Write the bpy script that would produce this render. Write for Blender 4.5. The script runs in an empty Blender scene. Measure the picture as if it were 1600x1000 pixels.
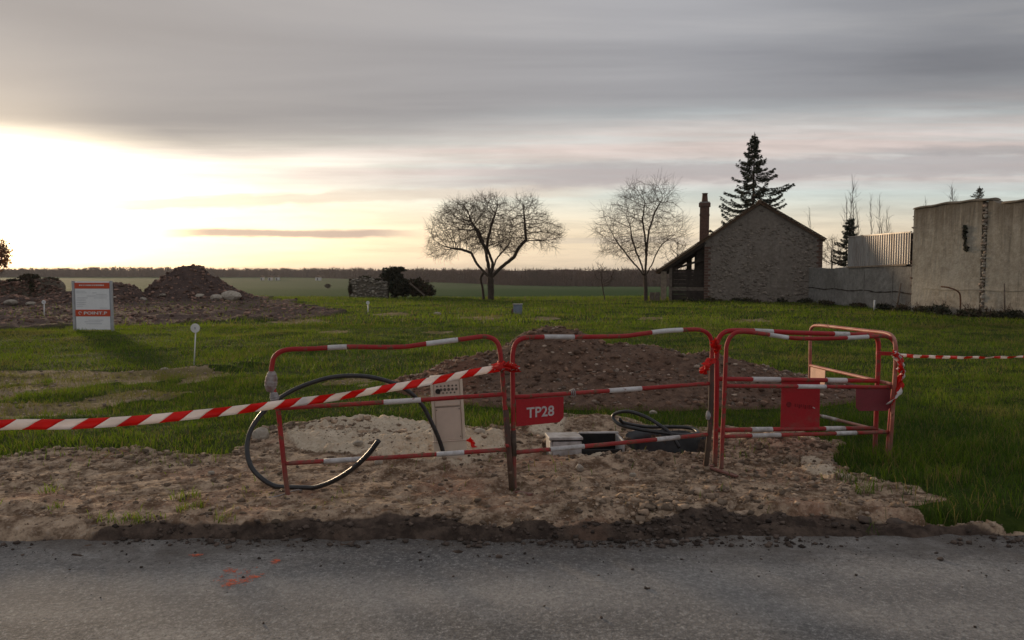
import bpy, math, random
import numpy as np
from mathutils import Vector, Matrix
R = math.radians
random.seed(7); rng = np.random.default_rng(7)
S = bpy.context.scene
C = bpy.context.collection

# ------------------------------------------------------------------ camera
CAMZ = 1.53; FPX = 1155.0; HORIZ = 428.0
PITCH = math.atan((500 - HORIZ) / FPX)
cam_d = bpy.data.cameras.new('camera'); cam = bpy.data.objects.new('camera', cam_d); C.objects.link(cam)
cam.location = (0, 0, CAMZ); cam.rotation_euler = (R(90) - PITCH, 0, 0)
cam_d.sensor_width = 36; cam_d.lens = 36 * FPX / 1600; cam_d.clip_end = 6000; cam_d.clip_start = .05
S.camera = cam
S.view_settings.view_transform = 'Standard'; S.view_settings.look = 'None'
S.view_settings.gamma = 1; S.view_settings.use_curve_mapping = False
S.view_settings.exposure = 0.0
S.cycles.max_bounces = 4; S.cycles.transparent_max_bounces = 8

# ------------------------------------------------------------------ node helper
class NT:
    def __init__(s, tree): s.t = tree; s.n = tree.nodes; s.l = tree.links
    def put(s, inp, v):
        if hasattr(v, 'is_output'): s.l.new(v, inp)
        elif isinstance(v, (tuple, list)) and len(v) == 3 and inp.type == 'RGBA': inp.default_value = (*v, 1)
        else: inp.default_value = v
    def math(s, op, a, b=0.0, c=0.0, clamp=False):
        n = s.n.new('ShaderNodeMath'); n.operation = op; n.use_clamp = clamp
        s.put(n.inputs[0], a); s.put(n.inputs[1], b); s.put(n.inputs[2], c); return n.outputs[0]
    def add(s, a, b): return s.math('ADD', a, b)
    def sub(s, a, b): return s.math('SUBTRACT', a, b)
    def mul(s, a, b, clamp=False): return s.math('MULTIPLY', a, b, clamp=clamp)
    def smooth(s, x, lo, hi, a=0.0, b=1.0):
        n = s.n.new('ShaderNodeMapRange'); n.interpolation_type = 'SMOOTHSTEP'
        s.put(n.inputs[0], x); s.put(n.inputs[1], lo); s.put(n.inputs[2], hi); s.put(n.inputs[3], a); s.put(n.inputs[4], b); return n.outputs[0]
    def mix(s, f, a, b, mode='MIX'):
        n = s.n.new('ShaderNodeMix'); n.data_type = 'RGBA'; n.blend_type = mode
        s.put(n.inputs[0], f); s.put(n.inputs[6], a); s.put(n.inputs[7], b); return n.outputs[2]
    def noise(s, vec, scale, detail=4, rough=.55, dist=0.0):
        n = s.n.new('ShaderNodeTexNoise')
        if vec is not None: s.l.new(vec, n.inputs['Vector'])
        n.inputs['Scale'].default_value = scale; n.inputs['Detail'].default_value = detail
        n.inputs['Roughness'].default_value = rough; n.inputs['Distortion'].default_value = dist
        return n.outputs[0]
    def voro(s, vec, scale, feature='F1', out=0):
        n = s.n.new('ShaderNodeTexVoronoi'); n.feature = feature; s.l.new(vec, n.inputs['Vector']); n.inputs['Scale'].default_value = scale
        return n.outputs[out]
    def ramp(s, f, stops):
        n = s.n.new('ShaderNodeValToRGB'); s.put(n.inputs[0], f); e = n.color_ramp.elements
        while len(e) < len(stops): e.new(.5)
        for q, (p, c) in zip(e, stops): q.position = p; q.color = (*c, 1) if len(c) == 3 else c
        return n.outputs[0]
    def attr(s, name, out='Fac'):
        n = s.n.new('ShaderNodeAttribute'); n.attribute_name = name; return n.outputs[out]
    def coord(s, which='Object'): return s.n.new('ShaderNodeTexCoord').outputs[which]
    def mapv(s, vec, scale=(1, 1, 1), rot=(0, 0, 0)):
        n = s.n.new('ShaderNodeMapping'); s.l.new(vec, n.inputs[0]); n.inputs['Scale'].default_value = scale; n.inputs['Rotation'].default_value = rot; return n.outputs[0]
    def sep(s, v): n = s.n.new('ShaderNodeSeparateXYZ'); s.l.new(v, n.inputs[0]); return n.outputs
    def comb(s, x, y, z):
        n = s.n.new('ShaderNodeCombineXYZ'); s.put(n.inputs[0], x); s.put(n.inputs[1], y); s.put(n.inputs[2], z); return n.outputs[0]
    def scalec(s, col, k):
        n = s.n.new('ShaderNodeVectorMath'); n.operation = 'SCALE'; s.put(n.inputs[0], col); s.put(n.inputs['Scale'], k); return n.outputs[0]
    def addc(s, a, b):
        n = s.n.new('ShaderNodeVectorMath'); n.operation = 'ADD'; s.put(n.inputs[0], a); s.put(n.inputs[1], b); return n.outputs[0]
    def bump(s, h, dist, strength=1.0):
        n = s.n.new('ShaderNodeBump'); s.put(n.inputs['Height'], h); n.inputs['Distance'].default_value = dist; n.inputs['Strength'].default_value = strength; return n.outputs[0]

# ------------------------------------------------------------------ world and sun
SUN_AZ = R(-35.0); SUN_EL = R(6.0)
SUN = Vector((math.sin(SUN_AZ) * math.cos(SUN_EL), math.cos(SUN_AZ) * math.cos(SUN_EL), math.sin(SUN_EL)))
w = bpy.data.worlds.new('World'); S.world = w; w.use_nodes = True
def build_world():
    t = w.node_tree; t.nodes.clear(); k = NT(t)
    d = k.coord('Generated'); X, Y, Z = k.sep(d)
    sky = t.nodes.new('ShaderNodeTexSky'); sky.sky_type = 'NISHITA'; sky.sun_disc = False
    sky.sun_elevation = SUN_EL; sky.sun_rotation = SUN_AZ; sky.dust_density = 2.0; sky.air_density = 1.0; sky.altitude = 100
    Zc = k.math('MAXIMUM', Z, .015)
    u = k.math('DIVIDE', X, Zc); v = k.math('DIVIDE', Y, Zc)
    Yc = k.math('MAXIMUM', Y, .05); a = k.math('DIVIDE', X, Yc); e = k.math('DIVIDE', Z, Yc)
    p = k.comb(k.mul(u, .45), v, 0.0)
    n1 = k.noise(p, .55, 5, .5); n2 = k.noise(k.comb(k.mul(u, .3), v, 3.0), .8, 6, .55, .4); n3 = k.noise(k.comb(k.mul(u, .16), v, 7.0), .55, 5, .6)
    # deck of grey stratocumulus overhead whose far edge lies roughly across the view
    wv = k.sub(k.mul(k.math('ABSOLUTE', k.add(u, 2.4)), .30), .85)
    edge = k.add(k.add(v, wv), k.mul(k.sub(n1, .5), 1.7))
    deck = k.smooth(edge, 4.1, 6.2, 1.0, 0.0)
    dt = t.nodes.new('ShaderNodeVectorMath'); dt.operation = 'DOT_PRODUCT'; k.put(dt.inputs[0], d); dt.inputs[1].default_value = SUN
    cs = k.math('MAXIMUM', dt.outputs['Value'], 0.0)
    g1 = k.math('POWER', cs, 220.0); g2 = k.math('POWER', cs, 22.0); g3 = k.math('POWER', cs, 3.0)
    # clear air behind
    clear = k.scalec(sky.outputs[0], 0.11)
    haze_h = k.smooth(e, 0.0, .10, 1.0, 0.0)
    base = k.mix(k.smooth(e, .045, .13), (.88, .75, .58), (.58, .70, .72))
    gap = k.addc(k.scalec(clear, .26), k.scalec(base, .84))
    # thin high veil, warm
    veil = k.mul(k.smooth(n3, .32, .62), k.smooth(e, .10, .135))
    gap = k.mix(veil, gap, (.66, .57, .54))
    st4 = k.noise(k.comb(k.mul(a, 5.0), k.mul(e, 55.0), 2.0), 1.0, 6, .6, .3)
    gap = k.scalec(gap, k.smooth(st4, .25, .75, .84, 1.12))
    glow = k.addc(k.addc(k.scalec((1.0, .88, .62), k.mul(g1, 1.6)), k.scalec((1.0, .88, .68), k.mul(g2, .78))), k.scalec((.40, .30, .20), k.mul(g3, .45)))
    gap = k.addc(gap, glow)
    # low cloud bars
    def bar(e0, slope, hh, a0, a1, soft, amount, col, lump):
        nonlocal gap
        nn = k.noise(k.comb(k.mul(a, 14.0), k.mul(e, 60.0), e0 * 50), 1.0, 5, .6)
        y = k.sub(e, k.add(e0, k.mul(a, slope)))
        y = k.add(y, k.mul(k.sub(nn, .5), lump))
        m = k.smooth(k.math('ABSOLUTE', y), hh * .35, hh, 1.0, 0.0)
        m = k.mul(k.mul(m, k.smooth(a, a0 - soft, a0 + soft)), k.smooth(a, a1 - soft, a1 + soft, 1.0, 0.0))
        m = k.mul(k.mul(m, k.smooth(Y, .05, .2)), amount)
        gap = k.mix(m, gap, col)
    bar(.0545, 0.0, .0075, -.45, -.15, .05, .85, (.62, .46, .38), .009)
    bar(.054, 0.0, .005, -.64, -.55, .03, .45, (.85, .66, .44), .006)
    bar(.109, .03, .011, -.60, .10, .12, .55, (.78, .62, .50), .016)
    bar(.131, .025, .022, -.05, .9, .18, .75, (.47, .42, .42), .03)
    bar(.158, 0.01, .008, .48, .80, .05, .5, (.34, .33, .34), .012)
    bar(.045, 0.0, .006, .05, .25, .05, .4, (.55, .48, .42), .008)
    # deck colour: streaks plus warmth toward the sun
    dk = k.ramp(n2, [(.28, (.29, .305, .345)), (.5, (.42, .432, .468)), (.70, (.60, .595, .605))])
    dk = k.mix(k.mul(g3, .75), dk, (.385, .340, .308))
    dk = k.scalec(dk, k.smooth(k.math('ABSOLUTE', k.sub(cs, .32)), .05, .40, .66, 1.03))
    under = k.smooth(edge, 2.6, 4.6)
    dk = k.scalec(dk, k.smooth(under, 0.0, 1.0, 1.0, .88))
    dk = k.addc(dk, k.scalec((1.0, .78, .50), k.add(k.mul(g1, .5), k.mul(g2, .07))))
    col = k.mix(deck, gap, dk)
    bg = t.nodes.new('ShaderNodeBackground'); t.links.new(col, bg.inputs[0]); bg.inputs[1].default_value = 1.0
    out = t.nodes.new('ShaderNodeOutputWorld'); t.links.new(bg.outputs[0], out.inputs[0])
build_world()
sd = bpy.data.lights.new('sun', 'SUN'); sun = bpy.data.objects.new('sun', sd); C.objects.link(sun)
sd.energy = 2.6; sd.angle = R(5); sd.color = (1, .74, .48)
sun.rotation_euler = SUN.to_track_quat('Z', 'Y').to_euler()

# ------------------------------------------------------------------ measuring helpers
CP, SP = math.cos(PITCH), math.sin(PITCH)
def ray(x, y):
    a, b = (x - 800) / FPX, (500 - y) / FPX
    return Vector((a, CP + b * SP, -SP + b * CP))
def P(x, y, Y):                       # point on the sight line at world depth Y
    d = ray(x, y); return Vector((0, 0, CAMZ)) + d * (Y / d.y)
def G(x, y, z=0.0):                   # where the sight line meets height z
    d = ray(x, y); return Vector((0, 0, CAMZ)) + d * ((z - CAMZ) / d.z)
def topx(X, Y, Z=0.0):                # world -> photograph coordinates (numpy)
    dz = Z - CAMZ; f = Y * CP - dz * SP; up = Y * SP + dz * CP
    f = np.maximum(f, .05)
    return 800 + FPX * X / f, 500 - FPX * up / f

# ------------------------------------------------------------------ numpy noise
def vnoise(x, y, seed=0):
    xi = np.floor(x).astype(np.int64); yi = np.floor(y).astype(np.int64)
    fx = x - xi; fy = y - yi; fx = fx * fx * (3 - 2 * fx); fy = fy * fy * (3 - 2 * fy)
    def h(a, b):
        n = (a * 374761393 + b * 668265263 + seed * 982451653) & 0x7fffffff
        n = ((n ^ (n >> 13)) * 1274126177) & 0x7fffffff
        n = (n ^ (n >> 16)) & 0xffff
        return n / 65535.0
    return (h(xi, yi) * (1 - fx) + h(xi + 1, yi) * fx) * (1 - fy) + (h(xi, yi + 1) * (1 - fx) + h(xi + 1, yi + 1) * fx) * fy
def fbm(x, y, f, oct=4, seed=0, gain=.5):
    s = 0; a = 1; t = 0
    for i in range(oct):
        s = s + a * (vnoise(x * f + 17.3 * i, y * f - 9.1 * i, seed + i) - .5); t += a; a *= gain; f *= 2.07
    return s / t * 2          # about -1..1
def sst(x, lo, hi):
    t = np.clip((x - lo) / (hi - lo), 0, 1); return t * t * (3 - 2 * t)
def inpoly(px, py, poly):
    inside = np.zeros(px.shape, bool); n = len(poly)
    for i in range(n):
        x0, y0 = poly[i]; x1, y1 = poly[(i + 1) % n]
        if y0 == y1: continue
        c = ((y0 > py) != (y1 > py)) & (px < (x1 - x0) * (py - y0) / (y1 - y0) + x0)
        inside ^= c
    return inside

# ------------------------------------------------------------------ object helpers
def tag(o, label=None, cat=None, group=None, kind=None):
    if label: o['label'] = label
    if cat: o['category'] = cat
    if group: o['group'] = group
    if kind: o['kind'] = kind
    return o
def empty(name, loc, label, cat, group=None):
    o = bpy.data.objects.new(name, None); C.objects.link(o); o.location = loc; o.empty_display_size = .1
    return tag(o, label, cat, group)
def origin(o):
    v = Vector((0, 0, 0))
    while o is not None: v = v + o.location; o = o.parent
    return v
def mesh(name, V, F, mat, parent=None, smooth=False, attrs=None, base=None):
    """V in world coordinates; parented meshes are stored relative to their parent"""
    V = np.asarray(V, dtype=np.float64).reshape(-1, 3)
    me = bpy.data.meshes.new(name)
    o = bpy.data.objects.new(name, me)
    if parent is not None: org = np.array(origin(parent))
    elif base is not None: org = np.array(base); o.location = base
    else: org = np.zeros(3)
    V = V - org
    if isinstance(F, np.ndarray):
        n, m = F.shape
        me.vertices.add(len(V)); me.vertices.foreach_set('co', V.astype(np.float32).ravel())
        me.loops.add(n * m); me.loops.foreach_set('vertex_index', F.astype(np.int32).ravel())
        me.polygons.add(n); me.polygons.foreach_set('loop_start', np.arange(0, n * m, m, dtype=np.int32))
        me.polygons.foreach_set('loop_total', np.full(n, m, np.int32)); me.update(calc_edges=True)
    else:
        me.from_pydata(V.tolist(), [], F)
    if smooth: me.polygons.foreach_set('use_smooth', np.ones(len(me.polygons), bool))
    for k_, a in (attrs or {}).items():
        at = me.attributes.new(k_, 'FLOAT', 'POINT'); at.data.foreach_set('value', np.asarray(a, np.float32))
    me.materials.append(mat); C.objects.link(o)
    if parent is not None: o.parent = parent
    me.validate(); me.update()
    return o
class MB:
    def __init__(s): s.V = []; s.F = []
    def raw(s, V, F):
        b = len(s.V); s.V += [tuple(v) for v in V]; s.F += [tuple(b + i for i in f) for f in F]; return s
    def box(s, c, size, rot=None, jit=0.0):
        hx, hy, hz = [q / 2 for q in size]; V = []
        for x in (-hx, hx):
            for y in (-hy, hy):
                for z in (-hz, hz):
                    v = Vector((x + random.uniform(-jit, jit), y + random.uniform(-jit, jit), z + random.uniform(-jit, jit)))
                    if rot is not None: v = rot @ v
                    V.append(v + Vector(c))
        return s.raw(V, [(0, 1, 3, 2), (4, 6, 7, 5), (0, 4, 5, 1), (2, 3, 7, 6), (0, 2, 6, 4), (1, 5, 7, 3)])
    def beam(s, a, b, w_, h_, up=(0, 0, 1)):
        a, b = Vector(a), Vector(b); d = (b - a).normalized(); sd_ = d.cross(Vector(up)).normalized(); u = sd_.cross(d)
        V = [p + sd_ * (i * w_ / 2) + u * (j * h_ / 2) for p in (a, b) for i, j in ((-1, -1), (1, -1), (1, 1), (-1, 1))]
        return s.raw(V, [(0, 3, 2, 1), (4, 5, 6, 7), (0, 1, 5, 4), (1, 2, 6, 5), (2, 3, 7, 6), (3, 0, 4, 7)])
    def prism(s, poly, off):              # polygon extruded by a vector
        n = len(poly); off = Vector(off); V = [Vector(q) for q in poly] + [Vector(q) + off for q in poly]
        F = [tuple(range(n))[::-1], tuple(range(n, 2 * n))] + [(i, (i + 1) % n, n + (i + 1) % n, n + i) for i in range(n)]
        return s.raw(V, F)
    def tube(s, pts, rad, n=8, cap=True):
        pts = [Vector(q) for q in pts]; m = len(pts)
        if not hasattr(rad, '__len__'): rad = [rad] * m
        b = len(s.V); nrm = None
        for i in range(m):
            t = (pts[min(i + 1, m - 1)] - pts[max(i - 1, 0)])
            t = t.normalized() if t.length > 1e-9 else Vector((0, 0, 1))
            if nrm is None:
                nrm = t.orthogonal().normalized()
            else:
                nrm = nrm - t * nrm.dot(t); nrm = nrm.normalized() if nrm.length > 1e-6 else t.orthogonal().normalized()
            bn = t.cross(nrm)
            for j in range(n):
                q = 2 * math.pi * j / n
                s.V.append(tuple(pts[i] + (nrm * math.cos(q) + bn * math.sin(q)) * rad[i]))
        for i in range(m - 1):
            for j in range(n):
                s.F.append((b + i * n + j, b + i * n + (j + 1) % n, b + (i + 1) * n + (j + 1) % n, b + (i + 1) * n + j))
        if cap:
            s.F.append(tuple(b + j for j in range(n))[::-1]); s.F.append(tuple(b + (m - 1) * n + j for j in range(n)))
        return s
    def lathe(s, prof, c, n=16):
        c = Vector(c); b = len(s.V); m = len(prof)
        for r, z in prof:
            for j in range(n):
                q = 2 * math.pi * j / n; s.V.append((c.x + r * math.cos(q), c.y + r * math.sin(q), c.z + z))
        for i in range(m - 1):
            for j in range(n):
                s.F.append((b + i * n + j, b + i * n + (j + 1) % n, b + (i + 1) * n + (j + 1) % n, b + (i + 1) * n + j))
        s.F.append(tuple(b + j for j in range(n))[::-1]); s.F.append(tuple(b + (m - 1) * n + j for j in range(n)))
        return s
    def build(s, name, mat, parent=None, smooth=False, base=None): return mesh(name, s.V, s.F, mat, parent, smooth, base=base)
def catmull(pts, per=6):
    pts = [Vector(q) for q in pts]; P_ = [pts[0] * 2 - pts[1]] + pts + [pts[-1] * 2 - pts[-2]]; out = []
    for i in range(1, len(P_) - 2):
        a, b, c, d = P_[i - 1:i + 3]
        for j in range(per):
            t = j / per
            out.append(.5 * ((2 * b) + (c - a) * t + (2 * a - 5 * b + 4 * c - d) * t * t + (3 * b - a - 3 * c + d) * t ** 3))
    out.append(pts[-1]); return out

# ------------------------------------------------------------------ materials
def newmat(name):
    m = bpy.data.materials.new(name); m.use_nodes = True; k = NT(m.node_tree)
    b = m.node_tree.nodes['Principled BSDF']; b.inputs['Specular IOR Level'].default_value = .3
    return m, k, b
def simple(name, c1, c2=None, scale=8, rough=.8, bumpd=0.0, bscale=None, spec=.3, metal=0.0, detail=5, tint=None):
    m, k, b = newmat(name); co = k.coord('Object')
    c2 = c2 or tuple(q * .7 for q in c1)
    n = k.noise(co, scale, detail, .6)
    col = k.mix(k.smooth(n, .3, .7), c1, c2)
    if tint:
        col = k.mix(k.mul(k.attr('tint'), 1.0), k.scalec(col, tint[0]), k.scalec(col, tint[1]))
    k.put(b.inputs['Base Color'], col); b.inputs['Roughness'].default_value = rough
    b.inputs['Specular IOR Level'].default_value = spec; b.inputs['Metallic'].default_value = metal
    if bumpd: k.put(b.inputs['Normal'], k.bump(k.noise(co, bscale or scale * 3, 6, .65), bumpd))
    return m
M = {}
def paint(name, c1, c2, chip=(.16, .08, .045), amt=.62, rough=.5):
    m, k, b = newmat(name); co = k.coord('Object')
    n = k.noise(co, 19, 6, .7); n2 = k.noise(co, 5, 4, .6)
    col = k.mix(k.smooth(n2, .35, .7), c1, c2)
    f = k.smooth(k.add(n, k.mul(k.sub(n2, .5), .25)), amt, amt + .05)
    col = k.mix(f, col, chip)
    col = k.mix(k.mul(k.smooth(k.noise(co, 60, 4), .5, .75), .35), col, tuple(q * .45 for q in c1))
    zz = k.sep(co)[2]; gr = k.smooth(k.add(zz, k.mul(k.sub(k.noise(co, 9, 5, .7), .5), .9)), .42, .02)
    col = k.mix(k.mul(gr, .75), col, (.15, .105, .075)); col = k.mix(k.mul(k.smooth(k.noise(co, 3.2, 5, .7), .5, .68), .25), col, (.18, .09, .065))
    k.put(b.inputs['Base Color'], col); k.put(b.inputs['Roughness'], k.smooth(f, 0, 1, rough, .85))
    k.put(b.inputs['Normal'], k.bump(k.noise(co, 45, 4), .0015)); return m
M['red'] = paint('red_paint_worn', (.34, .012, .016), (.38, .028, .026), amt=.58, rough=.58)
M['red_dull'] = paint('red_paint_faded', (.32, .014, .016), (.36, .035, .030), amt=.55, rough=.6)
M['white_band'] = paint('white_reflective_band', (.66, .64, .62), (.52, .49, .47), (.22, .09, .07), .66)
M['rust'] = paint('rusty_steel', (.10, .05, .03), (.16, .075, .04), (.05, .03, .02), .55, .85)
M['darkpost'] = paint('dark_stained_steel', (.055, .04, .03), (.11, .05, .035), (.22, .03, .03), .6, .8)
M['plate_red'] = paint('red_plate', (.40, .012, .018), (.34, .016, .02), (.2, .05, .04), .74)
M['plate_dull'] = paint('plum_plate', (.22, .03, .04), (.18, .03, .035), (.14, .05, .04), .7)
M['plate_sunlit'] = paint('sunlit_plate', (.62, .36, .26), (.52, .28, .2), (.3, .14, .1), .66)  # peach tone is low sunlight put into the plate colour
M['letter'] = simple('stencil_paint', (.60, .52, .50), (.45, .38, .37), 60, .7)
M['letter_dark'] = simple('faded_dark_lettering', (.13, .01, .012), (.22, .012, .015), 50, .8)
M['wire'] = simple('grey_wire_and_rag', (.36, .34, .33), (.2, .18, .17), 30, .8, .004, 60)
M['rag'] = simple('muddy_grey_tape', (.34, .31, .29), (.2, .12, .1), 22, .75, .006, 40)
M['tape_red'] = simple('tape_red', (.66, .022, .012), (.55, .016, .01), 9, .4, spec=.5)
def m_tape(name, c1, c2):
    m, k, b = newmat(name); col = k.mix(k.smooth(k.noise(k.coord('Object'), 7, 5, .6), .35, .7), c1, c2); k.put(b.inputs['Base Color'], col); b.inputs['Roughness'].default_value = .35
    t_ = m.node_tree.nodes.new('ShaderNodeBsdfTranslucent'); k.put(t_.inputs[0], col); mx = m.node_tree.nodes.new('ShaderNodeMixShader'); mx.inputs[0].default_value = .42
    k.l.new(b.outputs[0], mx.inputs[1]); k.l.new(t_.outputs[0], mx.inputs[2]); k.l.new(mx.outputs[0], m.node_tree.nodes['Material Output'].inputs[0]); return m
M['tape_white'] = m_tape('tape_white', (.86, .80, .77), (.76, .70, .67)); M['tape_red'] = m_tape('tape_red', (.72, .022, .012), (.60, .016, .01))
M['black'] = simple('black_polyethylene', (.012, .012, .013), (.03, .028, .026), 12, .38, .0008, 40, spec=.5)
M['blackpit'] = simple('black_plastic_and_shade', (.008, .008, .008), (.018, .016, .014), 12, .6)  # black plastic, and painted shade for hollows and openings
M['beige'] = simple('beige_polyester_cabinet', (.66, .56, .44), (.55, .46, .36), 7, .55, .0006, 200)
M['beige_dark'] = simple('cabinet_recess', (.10, .085, .07), (.16, .13, .10), 12, .7)
M['beige_light'] = simple('cabinet_door', (.62, .50, .40), (.54, .44, .35), 6, .5, .0005, 200)
M['grey_plastic'] = simple('grey_plastic', (.50, .48, .47), (.26, .23, .20), 10, .6, .001, 60)
M['concrete'] = simple('old_concrete', (.36, .33, .29), (.24, .22, .19), 6, .9, .006, 20)
M['stone'] = simple('limestone', (.42, .37, .30), (.26, .215, .165), 9, .9, .008, 22, tint=(.55, 1.25))
M['flint'] = simple('mixed_stone', (.34, .26, .195), (.19, .138, .105), 14, .9, .006, 30, tint=(.45, 1.7))
M['spoilclod'] = simple('spoil_clod', (.25, .148, .096), (.13, .078, .052), 14, .95, .008, 40, tint=(.5, 1.4))
M['clod'] = simple('earth_clod', (.42, .31, .22), (.22, .15, .10), 14, .95, .008, 40, tint=(.35, 1.4))
M['mudclod'] = simple('wet_mud_clod', (.10, .072, .055), (.055, .040, .032), 14, .9, .006, 40, tint=(.5, 1.7))
M['rubblechunk'] = simple('demolition_rubble', (.20, .12, .086), (.11, .066, .05), 6, .95, .02, 10, tint=(.5, 2.4))
M['rubble_earth'] = simple('rubble_earth', (.105, .068, .055), (.06, .04, .034), 2.2, .95, .06, 7)
M['bark'] = simple('bark', (.085, .062, .045), (.05, .036, .028), 9, .95, .01, 30)
M['twig'] = simple('twigs', (.10, .065, .045), (.065, .042, .03), 3, .95)
M['poplar'] = simple('poplar_twigs', (.13, .10, .085), (.09, .07, .06), 3, .95)
M['spruce'] = simple('spruce_needles', (.014, .022, .013), (.03, .04, .02), 2, .8)
M['ivy'] = simple('dark_evergreen_leaf', (.02, .026, .014), (.045, .04, .02), 3, .7)
M['bramble'] = simple('bramble_leaf', (.035, .045, .018), (.085, .05, .032), 3, .8)
M['deadleaf'] = simple('dead_leaf', (.16, .075, .04), (.10, .05, .03), 3, .9)
M['oldwood'] = simple('weathered_wood', (.19, .15, .115), (.10, .075, .06), 6, .85, .004, 30)
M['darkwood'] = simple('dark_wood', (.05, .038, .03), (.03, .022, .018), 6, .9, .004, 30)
M['palewood'] = simple('pale_wood', (.34, .27, .20), (.22, .165, .12), 6, .85, .004, 30)
M['tile'] = simple('old_clay_tile', (.20, .115, .07), (.11, .075, .05), 5, .9, .02, 12)
M['brick'] = simple('old_brick', (.16, .088, .064), (.095, .057, .044), 8, .9, .008, 30)
M['white_paint'] = simple('white_paint', (.74, .73, .70), (.62, .60, .57), 6, .5)
M['alu'] = simple('grey_aluminium_post', (.50, .49, .49), (.40, .39, .39), 6, .45, metal=.4)
M['sign_white'] = simple('sign_board_white', (.86, .84, .82), (.80, .78, .76), 5, .45)
M['sign_orange'] = simple('sign_orange', (.62, .085, .03), (.56, .075, .03), 5, .45)
M['sign_grey'] = simple('sign_print_grey', (.36, .36, .38), (.30, .30, .32), 5, .5)
M['spray'] = simple('orange_spray_paint', (.80, .13, .04), (.60, .12, .05), 60, .7)
M['greybox'] = simple('grey_box_paint', (.22, .25, .30), (.17, .19, .23), 6, .6)
def m_translucent(name, c1, c2, tr=.4):
    m, k, b = newmat(name); tt = k.attr('tint'); dry = k.attr('dry')
    col = k.mix(tt, c1, c2); col = k.mix(dry, col, (.20, .15, .055))
    k.put(b.inputs['Base Color'], col); b.inputs['Roughness'].default_value = .6; b.inputs['Specular IOR Level'].default_value = .25
    tr_ = m.node_tree.nodes.new('ShaderNodeBsdfTranslucent'); k.put(tr_.inputs[0], k.scalec(col, 1.25))
    mx = m.node_tree.nodes.new('ShaderNodeMixShader'); mx.inputs[0].default_value = tr
    k.l.new(b.outputs[0], mx.inputs[1]); k.l.new(tr_.outputs[0], mx.inputs[2])
    k.l.new(mx.outputs[0], m.node_tree.nodes['Material Output'].inputs[0]); return m
M['deadleaf'] = m_translucent('dead_leaf', (.24, .105, .05), (.24, .105, .05), .5)
M['grass'] = m_translucent('grass_blades', (.032, .076, .006), (.145, .210, .012), .5)

# ------------------------------------------------------------------ terrain
POLY_DIRT = [(-900, 716), (-200, 716), (0, 714), (120, 712), (230, 706), (330, 712), (385, 700), (400, 672), (440, 668), (520, 655), (600, 652), (680, 660), (760, 672), (815, 660), (870, 650),
             (960, 655), (1010, 668), (1110, 668), (1150, 670), (1225, 668), (1285, 690), (1300, 722), (1345, 742), (1445, 758), (1470, 778), (1400, 792), (1440, 806), (1560, 812), (1700, 818), (2400, 825), (2400, 1400), (-900, 1400)]
POLY_SAND = [(425, 690), (450, 674), (520, 664), (590, 654), (650, 664), (680, 672), (735, 680), (775, 690), (770, 715), (730, 735), (660, 728), (600, 716), (520, 712), (440, 708)]
POLY_SAND2 = [(1240, 716), (1275, 718), (1320, 744), (1350, 752), (1300, 756), (1250, 740)]
POLY_SAND3 = [(812, 672), (850, 664), (880, 676), (860, 696), (815, 704), (960, 700), (1000, 706), (985, 718), (940, 716)]
POLY_OLD = [(-900, 572), (-100, 576), (60, 582), (180, 582), (300, 572), (345, 588), (330, 612), (250, 622), (150, 636), (90, 655), (-40, 662), (-900, 680)]
POLY_RUB = [(-900, 452), (-100, 452), (60, 452), (180, 452), (300, 450), (410, 462), (470, 478), (530, 488), (470, 499), (330, 502), (190, 508), (100, 512), (-60, 516), (-900, 530)]
POLY_MUD = [(-900, 822), (0, 822), (100, 818), (200, 812), (300, 813), (420, 813), (560, 812), (700, 808), (820, 809), (1000, 807), (1130, 794), (1300, 796), (1400, 804), (1500, 812), (1700, 822), (2400, 830), (2400, 1400), (-900, 1400)]
def zones(X, Y):
    px, py = topx(X, Y)
    wx = fbm(X, Y, 1.1, 4, 3) * .30 + fbm(X, Y, 5, 3, 5) * .08; wy = fbm(X, Y, 1.1, 4, 11) * .30 + fbm(X, Y, 5, 3, 13) * .10
    px2, py2 = topx(X + wx, Y + wy)
    dirt = inpoly(px2, py2, POLY_DIRT)
    fw = np.clip(Y / 20., 0, 3)
    px3, py3 = topx(X + wx * 2, Y + wy * 2.2)
    old = inpoly(px3, py3, POLY_OLD) & (fbm(X, Y, .9, 4, 21) > -.32)
    for (ex, ey, rx, ry) in [(752, 497, 38, 3.5), (612, 492, 30, 2.5), (850, 499, 25, 2), (1010, 497, 22, 2), (470, 503, 40, 3), (1180, 500, 30, 2.5), (520, 520, 30, 3), (700, 520, 20, 3), (560, 596, 26, 4)]:
        old |= ((px3 - ex) / rx) ** 2 + ((py3 - ey) / ry) ** 2 < 1
    px4, py4 = topx(X + wx * 4, Y + wy * 6)
    rub = inpoly(px4, py4, POLY_RUB)
    sand = (inpoly(px2, py2, POLY_SAND) | inpoly(px2, py2, POLY_SAND2) | inpoly(px2, py2, POLY_SAND3))
    mud = inpoly(px2, topx(X + wx * .3, Y + wy * .45)[1], POLY_MUD)
    c = G(1045, 693); mud |= ((X - c.x) / .40) ** 2 + ((Y - c.y) / .45) ** 2 < 1  # mud colour also darkens the pit, in place of deep shade
    near = (Y < 70) & (Y > 3)
    return dirt & near, old & near, rub & near, sand & near, mud & near
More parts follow.
